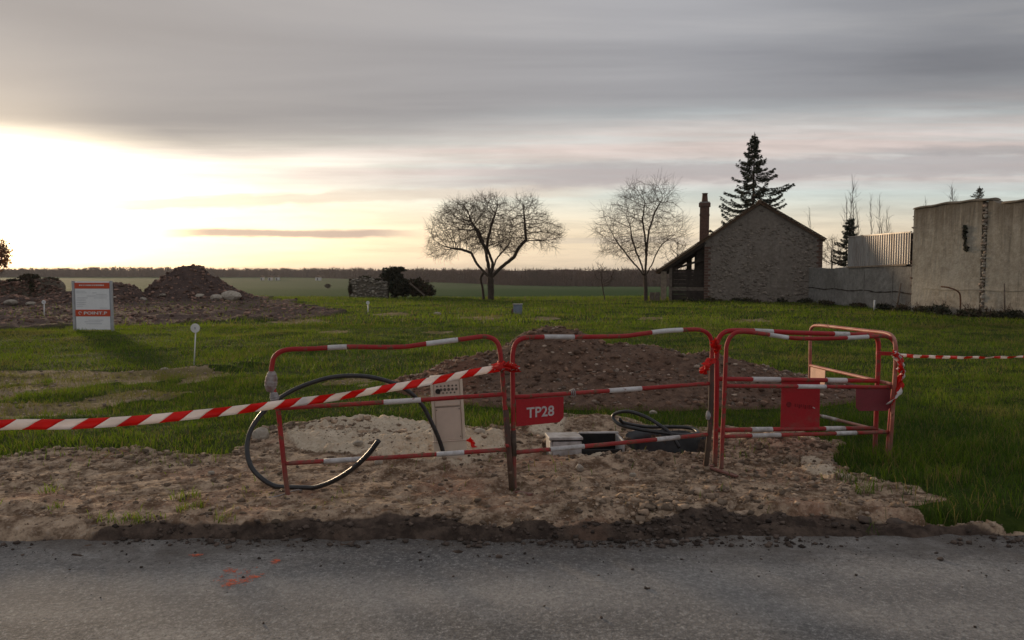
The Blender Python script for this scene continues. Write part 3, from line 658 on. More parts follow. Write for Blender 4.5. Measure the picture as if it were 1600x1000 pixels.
def barrier(fl, fr, frame, mid, low, bands, label, red='red', plates=(), feet=(), extra=None, rr=RT):
    A = G(*fl); Bq = G(*fr); A.z = H(A.x, A.y); Bq.z = H(Bq.x, Bq.y)
    pl = Plane(A, Bq); B = pl.B
    root = empty('safety_barrier', ((A.x + Bq.x) / 2, (A.y + Bq.y) / 2, min(A.z, Bq.z)), label, 'barrier', 'red and white site barriers round the dig')
    fp = catmull([B(*q) for q in frame], 8)
    for end in (0, -1):
        g = H(fp[end].x, fp[end].y) - .012
        fp[end] = Vector((fp[end].x, fp[end].y, min(fp[end].z, g) if fp[end].z > g - .2 else g))
    fr_o = MB().tube(fp, rr, 10).build('frame', M[red], root, True)
    rails = {'t': (fp, fr_o)}
    for key, (p0, p1, sag) in (('m', mid), ('l', low)):
        a, b = B(*p0), B(*p1); pts = [a.lerp(b, i / 24) + Vector((0, 0, -sag * math.sin(math.pi * i / 24))) for i in range(25)]
        rails[key] = (pts, MB().tube(pts, rr * .92, 10).build('rail', M[red], root, True))
    for key, x0, x1 in bands:
        pts, par = rails[key]
        if key == 't':
            pxs = [topx(p.x, p.y, p.z) for p in pts]; sel = [i for i in range(len(pts)) if x0 <= pxs[i][0] <= x1 and pxs[i][1] < 562]
            if len(sel) < 2: continue
            seg = pts[sel[0]:sel[-1] + 1]
        else:
            seg = sub_path(pts, frac_of_px(pts, x0), frac_of_px(pts, x1), 4)
        MB().tube(seg, rr + .0012, 12).build('white_band', M['white_band'], par, True)
    for (corners, m_, th, texts) in plates:
        q = [B(*c) for c in corners]
        o = MB().prism([v + pl.n * .004 for v in q], -pl.n * th).build('plate', M[m_], root)
        bev = o.modifiers.new('bevel', 'BEVEL'); bev.width = .006; bev.segments = 2; bev.limit_method = 'ANGLE'
        for (tx, cx, cy, wpx, hpx, mm, bold) in texts:
            V, F = text_mesh(tx, 1.0, bold)
            xs_ = [v.x for v in V]; ys_ = [v.y for v in V]; c = B(cx, cy); sx = (B(cx + wpx / 2, cy) - B(cx - wpx / 2, cy)).dot(pl.d) / (max(xs_) - min(xs_)); sz = (B(cx, cy - hpx / 2) - B(cx, cy + hpx / 2)).z / (max(ys_) - min(ys_))
            mx, my = (max(xs_) + min(xs_)) / 2, (max(ys_) + min(ys_)) / 2; dx = pl.d if pl.d.x > 0 else -pl.d; sx = abs(sx)
            shear = (corners[1][1] - corners[0][1]) / max(corners[1][0] - corners[0][0], 1)
            W = [c + pl.n * .0065 + dx * ((v.x - mx) * sx) + Vector((0, 0, (v.y - my) * sz - (v.x - mx) * sx * shear * .4)) for v in V]
            mesh('lettering', W, F, M[mm], o)
    for (x, y, dx, dy) in feet:
        g = G(x, y); g.z = H(g.x, g.y) + .008
        a = g + Vector((-dx, -dy, 0)); b = g + Vector((dx, dy, 0)); a.z = H(a.x, a.y) + .012; b.z = H(b.x, b.y) + .012
        MB().beam(a, b, .035, .012).build('foot', M['red'], root)
    if extra: extra(root, pl)
    return root, pl

def rag(root, pts, r, mat, name='tape_wrap'):
    V, F = [], []; mb = MB(); cp = catmull(pts, 5); mb.tube(cp, [r * (.45 + .75 * math.sin(math.pi * (i + .6) / len(cp)) ** .7 + random.uniform(-.07, .07)) for i in range(len(cp))], 9)
    return mb.build(name, M[mat], root)
def ex1(root, pl):
    rag(root, [pl.B(425, 580), pl.B(424, 592), pl.B(423, 604), pl.B(426, 612)], .036, 'rag')
    rag(root, [pl.B(427, 612), pl.B(429, 622), pl.B(431, 628)], .026, 'wire')
    MB().tube([pl.B(790, 640) + pl.n * .003, pl.B(800, 765) + pl.n * .003], .021, 10).build('sleeve', M['darkpost'], root, True)
    MB().tube([pl.B(797, 738) + pl.n * .03, pl.B(797, 738) - pl.n * .03], .014, 8).build('bolt', M['rust'], root, True)
    MB().tube([pl.B(792, 695) + pl.n * .035, pl.B(792, 695) - pl.n * .035], .012, 8).build('bolt', M['red'], root, True)
barrier((450, 778), (802, 765),
        [(451, 780), (446, 745), (440, 690), (435, 645), (429, 615), (424.5, 590), (425, 572), (430, 556), (448, 546.5), (485, 545), (542, 542), (600, 542.5), (635, 541.5), (660, 538), (722, 530), (752, 526), (766, 527.5), (776, 534), (781, 547), (784, 575), (788, 620), (794, 692), (801, 766)],
        ((436, 638), (786, 616), .004), ((446, 724), (796, 702), .004),
        [('t', 505, 546), ('t', 660, 722), ('m', 593, 651), ('l', 505, 566), ('l', 675, 732)],
        'red and white barrier furthest left with bent corner, loop of black hose threaded through it', 'red_dull', extra=ex1)
def ex2(root, pl):
    MB().tube([pl.B(1112, 560) + pl.n * .004, pl.B(1109, 668) + pl.n * .004, pl.B(1102, 733) + pl.n * .004], .0205, 10).build('sleeve', M['darkpost'], root, True)
    MB().tube([pl.B(802, 672) + pl.n * .002, pl.B(803, 712) + pl.n * .002], .0195, 10).build('sleeve', M['darkpost'], root, True)
    c = pl.B(894, 614)
    for i in range(3):
        MB().tube([c + pl.d * (.012 * (i - 1)) + Vector((math.cos(a) * 0, 0, 0)) + (pl.n * math.cos(a) + Vector((0, 0, 1)) * math.sin(a)) * (.022 + .004 * i) for a in [j * .5 for j in range(14)]], .004, 5).build('wire_tie', M['wire'], root, True)
    rag(root, [pl.B(1107, 642), pl.B(1107, 650), pl.B(1106, 656)], .02, 'wire', 'rag_knot')
barrier((804, 764), (1101, 734),
        [(804, 766), (803, 715), (802, 668), (801.5, 610), (801, 565), (802, 548), (807, 535), (820, 528), (850, 526.5), (903, 526.5), (940, 526), (976, 525), (1000, 522), (1018, 519.5), (1040, 517), (1066, 515.5), (1090, 515), (1103, 519), (1110, 527), (1112.5, 542), (1111, 584), (1109, 668), (1101, 736)],
        ((804, 620.5), (1110, 599), .002), ((805, 707), (1108, 678.5), .003),
        [('t', 850, 903), ('t', 1018, 1066), ('m', 947, 997), ('l', 865, 917), ('l', 1020, 1066)],
        'red and white barrier carrying the small red TP28 plate, in the middle of the row', 'red_dull',
        [([(806, 624), (880.5, 619.5), (880.5, 652), (874, 659.5), (806, 666.5)], 'plate_red', .004, [('TP28', 844, 643, 43, 16.5, 'letter', .018)])],
        [(818, 771, .05, -.055)], ex2)
def ex3(root, pl):
    MB().tube([pl.B(1396, 640) - pl.n * .03, pl.B(1391, 714) - pl.n * .03], .018, 10).build('sleeve', M['darkpost'], root, True)
    MB().beam(pl.B(1376, 553) - pl.n * .05, pl.B(1402, 553) - pl.n * .01, .02, .03).build('hinge_bar', M['red'], root)
barrier((1127, 734), (1386, 716),
        [(1127, 735), (1129, 680), (1131, 640), (1133, 590), (1134.5, 555), (1136, 538), (1143, 524.5), (1157, 518.5), (1188, 521), (1215, 525), (1242, 528.5), (1280, 529), (1323, 528), (1360, 526), (1380, 525), (1392, 529), (1399, 539), (1400, 557), (1397, 598), (1391, 652), (1386, 717)],
        ((1133, 603), (1395, 605), .0), ((1129, 682), (1389, 675), .0),
        [('t', 1200, 1232), ('t', 1318, 1358), ('m', 1251, 1292), ('l', 1174, 1220), ('l', 1305, 1342)],
        'front of the two overlapping right barriers, small plum red plate at its right end', 'red_dull',
        [([(1337, 607), (1391, 607), (1391, 636), (1386, 642), (1342, 642), (1337, 637)], 'plate_dull', .004, [])],
        [(1131, 740, .075, -.09)], ex3)
def ex3b(root, pl):
    rg = random.Random(4); pt = [c for c in root.children if c.name.startswith('plate')][0]
    MB().tube([pl.B(1232, 632) + pl.n * .0062, pl.B(1232, 632) + pl.n * .0048], .024, 14).build('worn_emblem', M['letter_dark'], pt)
    for i in range(9):                                 # worn print, too faded to read
        x = 1242 + i * 3.1; a = pl.B(x, 633.5 + .25 * i + rg.uniform(-1, 1)); MB().box(a + pl.n * .0056, (rg.uniform(.006, .012), .0015, rg.uniform(.02, .035)), Matrix.Rotation(math.atan2(pl.d.y, pl.d.x), 3, 'Z')).build('worn_print', M['letter_dark'], pt)
    MB().box(pl.B(1271, 637) + pl.n * .0058, (.022, .0015, .008), Matrix.Rotation(.5, 3, 'Y')).build('scratch', M['letter'], pt)
barrier((1117, 727), (1367, 708),
        [(1117, 728), (1119, 660), (1120, 600), (1120, 560), (1121, 536), (1129, 521.5), (1147, 516.5), (1200, 518), (1260, 520.5), (1315, 522), (1352, 523), (1365, 525), (1372, 533), (1372.5, 560), (1371, 600), (1369, 652), (1367, 709)],
        ((1120, 592), (1372, 595), .0), ((1119, 672), (1369, 669), .0),
        [('t', 1177, 1212), ('t', 1296, 1331), ('m', 1178, 1215), ('m', 1293, 1327), ('l', 1174, 1211), ('l', 1289, 1322)],
        'rear of the two overlapping right barriers, large square red plate at its middle', 'red',
        [([(1221, 596), (1281, 596.5), (1280, 671), (1219, 671.5)], 'plate_red', .004, [])],
        [(1098, 730, .09, .025)], ex3b, .0195)
def far_barrier():
    barrier((1262, 655), (1389, 716),
        [(1262.5, 658), (1264, 620), (1265.5, 580), (1266, 545), (1266.5, 520), (1269, 511.5), (1277, 508.5), (1300, 510.5), (1350, 516.5), (1384, 520.5), (1395, 527), (1399, 540), (1399, 575), (1395, 640), (1390, 716)],
        ((1266.5, 571), (1396, 601), 0), ((1264, 645), (1391, 677), 0), [('l', 1284, 1312)],
        'barrier standing end-on at the far right side, its rails lit pale orange', 'sunlit',
        [([(1267, 573), (1290, 578), (1289, 603), (1266, 597)], 'plate_sunlit', .004, [])])
M['sunlit'] = paint('sunlit_red_paint', (.34, .085, .06), (.46, .22, .16), (.2, .08, .05), .6)  # red paint with the orange of the low sun mixed in
far_barrier()

# ------------------------------------------------------------------ barrier tape
def striped_tape(name, pts, width, pitch, label, twist=0.0, upv=None, lean=.6, wob=.006, phase=0.0, red='tape_red', white='tape_white', solid=None):
    """a ribbon with slanted red and white fields; every field is its own part"""
    cp = catmull(pts, 10); L = [0]
    for i in range(1, len(cp)): L.append(L[-1] + (cp[i] - cp[i - 1]).length)
    root = empty(name, cp[len(cp) // 2], label, 'barrier tape'); tot = L[-1]
    def at(s):
        s = min(max(s, 0), tot - 1e-6); i = next(q for q in range(1, len(L)) if L[q] >= s); u = (s - L[i - 1]) / max(L[i] - L[i - 1], 1e-9)
        p = cp[i - 1].lerp(cp[i], u); t = (cp[i] - cp[i - 1]).normalized(); side = t.cross(Vector((0, 0, 1))).normalized(); up = side.cross(t)
        a = twist * s / tot + .2 * math.sin(s * 3.1) + .1 * math.sin(s * 7.7); return p, (up * math.cos(a) + side * math.sin(a)), (side * math.cos(a) - up * math.sin(a))
    j = 0; s = -pitch + phase
    while s < tot + pitch:
        V, F = [], []; n = 6
        for i in range(n + 1):
            for jj, h in enumerate((-.5, -.17, .17, .5)):
                q = s + pitch * i / n + lean * width * (h + .5)
                q = min(max(q, 0), tot)
                p, up, sd_ = at(q); V.append(p + up * (h * width) + sd_ * (wob * math.sin(q * 9 + h * 5) + .0006))
        for i in range(n):
            for jj in range(3): b = i * 4 + jj; F.append((b, b + 4, b + 5, b + 1))
        if (V[0] - V[n * 4]).length + (V[3] - V[n * 4 + 3]).length > .002:
            o = mesh('red_field' if j % 2 == 0 else 'white_field', V, F, M[red if j % 2 == 0 else white], root, True)
            so = o.modifiers.new('thick', 'SOLIDIFY'); so.thickness = .0008
        j += 1; s += pitch
    return root
striped_tape('warning_tape', [P(-420, 690, 2.75), P(-160, 679, 3.05), P(0, 664.5, 3.4), P(130, 662, 3.68), P(260, 652.5, 3.96), P(430, 633, 4.35), P(560, 614.5, 4.66), P(680, 594, 4.93), P(745, 581, 5.08), P(784, 574.5, 5.17)],
             .0500, .105, 'long red and white striped tape stretched across the left half of the picture', lean=1.6, phase=.03)
striped_tape('warning_tape', [P(1404, 555, 6.1), P(1440, 557, 6.6), P(1500, 558.5, 7.4), P(1580, 558, 8.4), P(1700, 555, 9.8)], .030, .22,
             'thin twisted red tape running off to the right edge above the grass', twist=1.1, lean=.5, red='tape_red', white='tape_red' if False else 'tape_white')
def crumple(name, pts, wd, mats, label, cat='barrier tape', seed=1):
    rg = random.Random(seed); root = empty(name, pts[0], label, cat)
    for j, m_ in enumerate(mats):
        off = Vector((rg.uniform(-.012, .012), rg.uniform(-.02, .005), rg.uniform(-.01, .01)))
        cp = catmull([q + off + Vector((rg.uniform(-.01, .01), rg.uniform(-.012, .012), rg.uniform(-.012, .012))) for q in pts], 6); V, F = [], []
        ang = rg.uniform(0, 3)
        for i, q in enumerate(cp):
            ang += rg.uniform(-.9, 1.0); v = Vector((math.cos(ang), .5 * math.sin(ang * .7), math.sin(ang) * .5)) * wd * rg.uniform(.3, .85)
            V += [q - v, q + Vector((0, -.006, 0)), q + v]
        for i in range(len(cp) - 1):
            b = i * 3; F += [(b, b + 1, b + 4, b + 3), (b + 1, b + 2, b + 5, b + 4)]
        o = mesh('red_strip' if m_ == 'tape_red' else 'white_strip', V, F, M[m_], root, True); so = o.modifiers.new('thick', 'SOLIDIFY'); so.thickness = .0012
    return root
k0 = 5.10
crumple('tape_knot', [P(778, 571, k0), P(788, 573, k0 - .02), P(797, 574, k0), P(806, 575, k0 + .03)], .075, ['tape_red', 'tape_red', 'tape_white', 'tape_red', 'tape_red'], 'bright red tape knot tying the left barrier to the TP28 barrier', seed=3)
crumple('tape_knot', [P(1116, 532, 5.62), P(1119, 541, 5.62), P(1121, 550, 5.64)], .05, ['tape_red', 'tape_red', 'tape_red'], 'red tape knot near the top of the posts right of TP28 barrier', seed=5)
crumple('tape_tail', [P(1110, 560, 5.66), P(1104, 570, 5.62), P(1099, 582, 5.62)], .05, ['tape_red', 'tape_red', 'tape_red'], 'short loose red tape end hanging left of the tied posts', seed=8)
crumple('tape_streamer', [P(1398, 550, 6.0), P(1406, 556, 6.0), P(1411, 575, 6.0), P(1409, 598, 6.0), P(1402, 616, 5.98), P(1390, 631, 5.98)], .034, ['tape_white', 'tape_red', 'tape_red'], 'crumpled red and white tape streamer hanging at the far right barrier corner', seed=12)
crumple('tape_knot', [P(1396, 552, 5.98), P(1402, 560, 5.98), P(1407, 572, 5.98), P(1404, 580, 5.98)], .05, ['tape_white', 'tape_red', 'tape_white'], 'bunched red and white tape wound round the right corner post', seed=14)
q = G(734, 694, .05); q.z = H(q.x, q.y)
crumple('tape_scrap', [q + Vector((0, 0, .07)), q + Vector((.02, 0, .04)), q + Vector((.05, -.01, .005))], .045, ['tape_red'], 'scrap of red tape stuck in the sand beside the beige cabinet', 'tape scrap', 21)

# ------------------------------------------------------------------ cabinet, hoses, chamber
def build_cabinet():
    c = G(703, 722); c.y = 5.98; c.x = (703 - 800) / FPX * c.y; g = H(c.x, c.y); Zt = P(700, 592, c.y).z; wd = .262; dp = .17
    root = empty('electrical_cabinet', (c.x, c.y, g), 'upright beige plastic electrical cabinet standing in pale sand', 'electrical cabinet')
    rot = Matrix.Rotation(R(-3), 3, 'Y') @ Matrix.Rotation(R(5), 3, 'Z'); O = Vector((c.x, c.y, g))
    def bx(name, cx, z0, z1, w_, y0, y1, m_, par=root, bev=.004):
        o = MB().box((cx, (y0 + y1) / 2, (z0 + z1) / 2), (w_, abs(y1 - y0), z1 - z0))
        o.V = [tuple(O + rot @ Vector(v)) for v in o.V]; o = o.build(name, M[m_], par)
        b = o.modifiers.new('b', 'BEVEL'); b.width = bev; b.segments = 2; return o
    ht = Zt - g
    bx('body', 0, -.12, ht, wd, 0, dp, 'beige')
    fr = [bx('side_rim', -wd / 2 + .012, .10, ht - .004, .022, -.016, .0, 'beige'), bx('side_rim', wd / 2 - .012, .10, ht - .004, .022, -.016, .0, 'beige')]
    bx('cap', 0, ht + .0005, ht + .014, wd + .012, -.022, dp + .008, 'beige')
    pn = bx('terminal_panel', 0, ht * .665, ht - .02, wd - .052, -.010, .0, 'beige_light')
    rows = [(ht - .055, 6, .009), (ht - .085, 6, .012), (ht - .112, 5, .008), (ht - .165, 6, .006)]
    for (z, n, r) in rows:
        for i in range(n):
            x = (i - (n - 1) / 2) * .031
            mb = MB(); mb.tube([(x, -.0135, z), (x, -.0102, z)], r * random.uniform(.8, 1.15), 8); mb.V = [tuple(O + rot @ Vector(v)) for v in mb.V]; mb.build('terminal_hole', M['beige_dark'], pn)
    mb = MB().tube([(-.072, -.02, ht - .095), (-.072, -.0102, ht - .095)], .021, 12); mb.V = [tuple(O + rot @ Vector(v)) for v in mb.V]; mb.build('dark_socket', M['blackpit'], pn)
    for z in (ht * .655, ht * .74):
        bx('seam', 0, z - .002, z + .002, wd - .056, -.0125, -.0105, 'beige_dark', pn, .0005)
    dr = bx('door', 0, .155, ht * .645, wd - .056, -.008, .0, 'beige_light')
    for s in (-1, 1):
        for z in (.18, ht * .62):
            mb = MB().tube([(s * .092, -.012, z), (s * .092, -.0082, z)], .005, 8); mb.V = [tuple(O + rot @ Vector(v)) for v in mb.V]; mb.build('screw', M['beige_dark'], dr)
    bx('plinth', 0, -.06, .145, wd + .008, -.024, .02, 'beige')
    bx('plinth_lip', 0, .1455, .155, wd + .014, -.028, .0, 'beige_light')
build_cabinet()
def hose(name, pts, r, label):
    cp = catmull(pts, 8)
    for q in cp:
        q.z = max(q.z, H(q.x, q.y) + r * .7) if q.y > 4.6 else q.z
    mb = MB().tube(cp, r, 12); o = mb.build('hose', M['black'], None, True, base=cp[0]); o.name = name; tag(o, label, 'hose')
    e_ = cp[-1]; d = (cp[-1] - cp[-2]).normalized()
    MB().tube([e_ - d * .004, e_ + d * .0015], r * .74, 10).build('bore', M['blackpit'], o); return o
hose('black_hose', [P(694, 716, 5.90), P(690, 698, 5.90), P(678, 668, 5.88), P(655, 627, 5.86), P(622, 602, 5.82), P(577, 589, 5.78), P(530, 588, 5.73), P(490, 597, 5.68), P(450, 614, 5.60), P(415, 640, 5.50), P(393, 670, 5.41), P(386, 700, 5.33), P(393, 730, 5.26), P(415, 752, 5.21), P(440, 762, 5.19), P(475, 764, 5.15), P(510, 756, 5.06), P(545, 737, 4.97), P(574, 711, 4.93), P(592, 688, 4.92)], .0175,
     'thick black hose standing in a big open loop by the left barrier')
hose('black_hose', [P(1062, 700, 6.55), P(1048, 678, 6.60), P(1030, 664, 6.66), P(1008, 651, 6.75), P(982, 643, 6.85), P(962, 646, 6.95), P(958, 654, 6.95), P(970, 664, 6.85), P(1000, 671, 6.72), P(1035, 676, 6.62), P(1068, 680, 6.6), P(1090, 677, 6.7), P(1080, 669, 6.85), P(1050, 667, 6.95), P(1010, 667, 6.9), P(976, 661, 6.85), P(968, 655, 6.8)], .0165,
     'coiled black hose lying beside the pit behind the TP28 barrier')
def wire_strand():
    a = G(449, 772); a.z = H(a.x, a.y); pts = [P(472, 766, 5.1), a + Vector((.06, -.02, .02)), a + Vector((-.02, -.10, .008)), a + Vector((-.08, -.14, .006))]
    tag(MB().tube(catmull(pts, 6), .004, 6).build('wire', M['wire'], None, True), 'thin wire end trailing on the soil under the left barrier foot', 'wire')
wire_strand()
def build_chamber():
    c = G(912, 704); z = H(c.x, c.y) * 0 - .005; x0, x1 = c.x - .31, c.x + .33; y0, y1 = c.y - .14, c.y + .16
    root = empty('inspection_chamber', (c.x, c.y, z - .2), 'half open pale grey plastic chamber sunk in the soil behind the TP28 barrier', 'inspection box')
    rz = Matrix.Rotation(R(4), 3, 'Z'); O = Vector((c.x, c.y, 0)); up = Vector((0, 0, .085))
    def bx(name, a, b, m_, tilt=None):
        mb = MB().box([(a[i] + b[i]) / 2 for i in range(3)], [abs(b[i] - a[i]) for i in range(3)])
        mb.V = [tuple(O + up + rz @ ((tilt @ (Vector(v) - O)) if tilt is not None else (Vector(v) - O))) for v in mb.V]
        o = mb.build(name, M[m_], root); bb = o.modifiers.new('b', 'BEVEL'); bb.width = .006; bb.segments = 2; return o
    bx('footing', (x0 - .004, y0 - .004, -.36), (x1 + .004, y1 + .004, -.204), 'blackpit')
    bx('side_wall', (x0, y0, -.2), (x0 + .02, y1, .03), 'grey_plastic'); bx('side_wall', (x1 - .02, y0, -.2), (x1, y1, .03), 'grey_plastic')
    bx('back_wall', (x0 + .022, y1 - .02, -.2), (x1 - .022, y1, .028), 'blackpit'); bx('bottom', (x0 + .022, y0 + .022, -.2), (x1 - .022, y1 - .022, -.18), 'blackpit')  # black back and bottom stand in for the shade inside
    bx('front_wall', (x0 + .022, y0, -.2), (x0 + .27, y0 + .02, .027), 'grey_plastic'); bx('front_wall', (x0 + .272, y0 + .003, -.2), (x1 - .022, y0 + .02, -.045), 'blackpit')  # black right part is painted as the dark open front
    bx('lid', (x0 - .01, y0 - .015, .0315), (x0 + .28, y1 + .01, .055), 'grey_plastic', Matrix.Rotation(R(-4), 3, 'X'))
    bx('rim', (x0 + .284, y1 - .03, .0305), (x1 + .008, y1 + .012, .045), 'grey_plastic')
build_chamber()
def build_drum():  # black pipe put in to deepen the dark of the pit
    c = G(1052, 700); z = H(c.x, c.y)
    mb = MB().lathe([(.155, 0), (.165, .08), (.16, .1), (.172, .12), (.165, .14), (.172, .30), (.155, .305), (.15, .06)], (c.x, c.y, z - .02), 20)
    o = mb.build('pit_darkening_pipe', M['blackpit'], None, True, base=(c.x, c.y, z)); tag(o, 'short wide black pipe added to darken the pit', 'pipe')
build_drum()
def build_pit_shade():  # black sheet added to make the pit's far wall look dark
    c = G(1045, 693); V, F = [], []; n, m = 16, 9; rg = random.Random(3)
    for i in range(n):
        for j in range(m):
            an = math.radians(150 - 130 * i / (n - 1)); k_ = j / (m - 1); rr_ = 1.12 - .30 * k_
            V.append((c.x + math.cos(an) * .36 * rr_ + rg.uniform(-.012, .012), c.y + math.sin(an) * .42 * rr_ - .01 + rg.uniform(-.012, .012), .035 - .40 * k_ ** .8 + rg.uniform(-.012, .012)))
    F = [(i * m + j, i * m + j + 1, (i + 1) * m + j + 1, (i + 1) * m + j) for i in range(n - 1) for j in range(m - 1)]
    o = mesh('pit_shade_sheet', V, F, M['black'], None, True, base=(c.x, c.y, -.3)); so = o.modifiers.new('t', 'SOLIDIFY'); so.thickness = .004; tag(o, 'crumpled black sheet added as shade on the far side of the pit', 'plastic sheet')
build_pit_shade()

# bigger single stones
for i, (x, y, r, m_, lb) in enumerate([(905, 735, .045, 'stone', 'pale rounded stone on bare soil below the grey chamber'), (408, 686, .085, 'stone', 'large pale sandy lump at the left end of the sand patch'), (868, 518, .0, 'stone', ''),
                                       (592, 726, .035, 'stone', 'grey stone on sand under the left barrier low rail'), (750, 690, .05, 'stone', 'pale stone in the sand right of the beige cabinet'), (640, 762, .022, 'stone', 'small pale stone on soil in front of the left barrier'),
                                       (1021, 646, .04, 'stone', 'whitish stone in the grass behind the coiled hose'), (560, 704, .04, 'stone', 'sandy lump in the sand patch left of the cabinet'), (1215, 702, .05, 'stone', 'pale stone under the square plate barrier'), (330, 741, .03, 'stone', 'single stone on the bare strip at left'), (988, 745, .025, 'stone', 'small stone on the soil right of the TP28 post foot')]):
    if r == 0: continue
    g = G(x, y); lump('stone', (g.x, g.y, H(g.x, g.y) + r * .35), r, M[m_], lb, 'stone', 'larger stones round the dig', None, i)
for i, (x, y, r, lb) in enumerate([(1352, 812, .05, 'dark clod of earth at the road edge on the right'), (1400, 815, .06, 'biggest dark sod on the mud strip, grass on top'), (1068, 838, .022, 'dark clod on the asphalt edge near the middle'), (780, 862, .02, 'dark clod on the asphalt left of the middle'), (1470, 866, .022, 'small dark clod with grass on the asphalt at right')]):
    g = G(x, y, -.06); z = max(H(g.x, g.y), ROADZ); lump('earth_clod', (g.x, g.y, z + r * .3), r, M['mudclod'], lb, 'earth clod', 'loose clods along the road', None, 40 + i, .55)

# spray paint on the asphalt
def spray(cx, cy, rx, ry, thr, seed, label):
    c = G(cx, cy, ROADZ); n = 110; xs = np.linspace(-rx, rx, n); ys = np.linspace(-ry, ry, n); X, Y = np.meshgrid(xs, ys)
    q = (X / rx) ** 2 + (Y / ry) ** 2; v = fbm(X + seed, Y, 11 * max(1, .1 / rx), 5, seed, .8) - q * .55 + (rng.uniform(0, 1, X.shape) - .5) * .55
    keep = (v > thr)[:-1, :-1]; idx = np.arange(n * n).reshape(n, n); F = np.stack([idx[:-1, :-1], idx[:-1, 1:], idx[1:, 1:], idx[1:, :-1]], -1)[keep]
    V = np.stack([X + c.x, Y + c.y, 0 * X + ROADZ + .004], -1).reshape(-1, 3); used = np.unique(F); rm = np.full(len(V), -1); rm[used] = np.arange(len(used))
    root = empty('spray_mark', (c.x, c.y, ROADZ), label, 'paint mark')
    mesh('paint_flecks', V[used], rm[F], M['spray'], root)['kind'] = 'stuff'
spray(370, 903, .15, .17, .04, 5, 'orange sprayed marking on the asphalt, the larger one'); spray(305, 868, .05, .035, .05, 9, 'small faint orange sprayed dot nearer the verge'); spray(430, 877, .035, .06, -.02, 15, 'thin orange sprayed streak right of the larger marking')
# ------------------------------------------------------------------ site sign and stakes
def build_sign():
    Y = 19.6; x0, x1 = P(117, 500, Y).x, P(175, 500, Y).x; zt = P(140, 439.5, Y).z; zb = P(140, 519, Y).z; cx = (x0 + x1) / 2; W = x1 - x0; g = H(cx, Y)
    root = empty('site_sign', (cx, Y, g), 'white building permit notice board with orange bands on two grey posts', 'sign')
    for x in (x0 - .015, x1 + .015): MB().box((x, Y, (g - .1 + zt + .015) / 2), (.05, .05, zt + .015 - g + .1)).build('post', M['alu'], root)
    bw = W - .05; zb2 = max(zb, g + .03)
    bd = MB().box((cx, Y, (zt + zb2) / 2), (bw, .02, zt - zb2)).build('board', M['sign_white'], root)
    yf = Y - .0125; ht = zt - zb2
    def strip(name, z0, z1, xa, xb, m_, d=0.0, par=bd): return MB().box(((xa + xb) / 2, yf - d, (z0 + z1) / 2), (xb - xa, .004, z1 - z0)).build(name, M[m_], par)
    xl, xr = cx - bw / 2 + .004, cx + bw / 2 - .004
    top = strip('header_band', zt - ht * .15, zt - ht * .03, xl, xr, 'sign_orange'); band = strip('brand_band', zt - ht * .725, zt - ht * .585, xl, xr, 'sign_orange')
    def put(tx, x, z, wd, hh, m_, par, bold):
        V, F = text_mesh(tx, 1, bold); a = min(v.x for v in V); b = max(v.x for v in V); c = min(v.y for v in V); d = max(v.y for v in V)
        mesh('lettering', [(x + ((v.x - (a + b) / 2) / (b - a)) * wd, yf - .0045, z + ((v.y - (c + d) / 2) / (d - c)) * hh) for v in V], F, M[m_], par)
    put('POINT.P', cx + .07, zt - ht * .655, bw * .66, ht * .062, 'white_paint', band, .03)
    V = MB(); V.tube([(cx - bw * .36 + .035 * math.cos(t), yf - .005, zt - ht * .655 + .035 * math.sin(t)) for t in [i * .45 for i in range(12)]], .009, 5); V.build('emblem', M['white_paint'], band)
    for i in range(14): strip('header_print', zt - ht * .095, zt - ht * .068, cx - bw * .36 + i * bw * .052, cx - bw * .36 + i * bw * .052 + bw * random.uniform(.02, .042), 'white_paint', .003, top)
    for z, a, b in [(.20, .04, .30), (.235, .04, .34), (.235, .5, .62), (.265, .6, .9), (.30, .34, .92), (.34, .06, .36), (.34, .55, .9), (.385, .04, .3), (.43, .04, .32), (.47, .04, .3), (.51, .04, .22), (.55, .7, .92), (.80, .36, .78), (.835, .25, .7), (.875, .3, .74)]:
        strip('text_line', zt - ht * z - .007, zt - ht * z, xl + bw * a, xl + bw * b, 'sign_grey')
    for x in (x0 + .028, x1 - .028): strip('edge_line', zb2 + .004, zt - .004, x - .012, x + .012, 'sign_grey', -.001)
build_sign()
def stake(px, ybot, ytop, r_px, label, lean=0):
    b = G(px - lean, ybot); b.z = H(b.x, b.y); t = P(px, ytop, b.y); r = r_px / FPX * b.y
    root = empty('marker_stake', b, label, 'marker stake', 'white disc markers in the grass')
    MB().tube([b - Vector((0, 0, .05)), t], max(.011, .0007 * b.y), 8).build('rod', M['white_paint'], root, True)
    MB().tube([t + Vector((0, -.030, 0)), t + Vector((0, -.018, 0))], r, 20).build('disc', M['white_paint'], root)
    MB().box((t.x, t.y - .031, t.z), (r * .25, .002, r * .5)).build('number', M['sign_grey'], root)
stake(306, 577, 512.5, 7.2, 'white disc on a thin white rod nearest the camera, right of the notice board', 3)
stake(69, 495, 472, 3.2, 'small white disc marker in front of rubble left of the notice board')
stake(575, 490, 473, 2.8, 'small white stake in the grass below the ruined wall stub')
b = G(1366, 484); MB_ = MB().tube([(b.x, b.y, -.05), (b.x, b.y, .42)], .035, 6).build('boundary_peg', M['white_paint'], None, True, base=(b.x, b.y, 0)); tag(MB_, 'pale short peg before the low grey wall at right', 'peg')
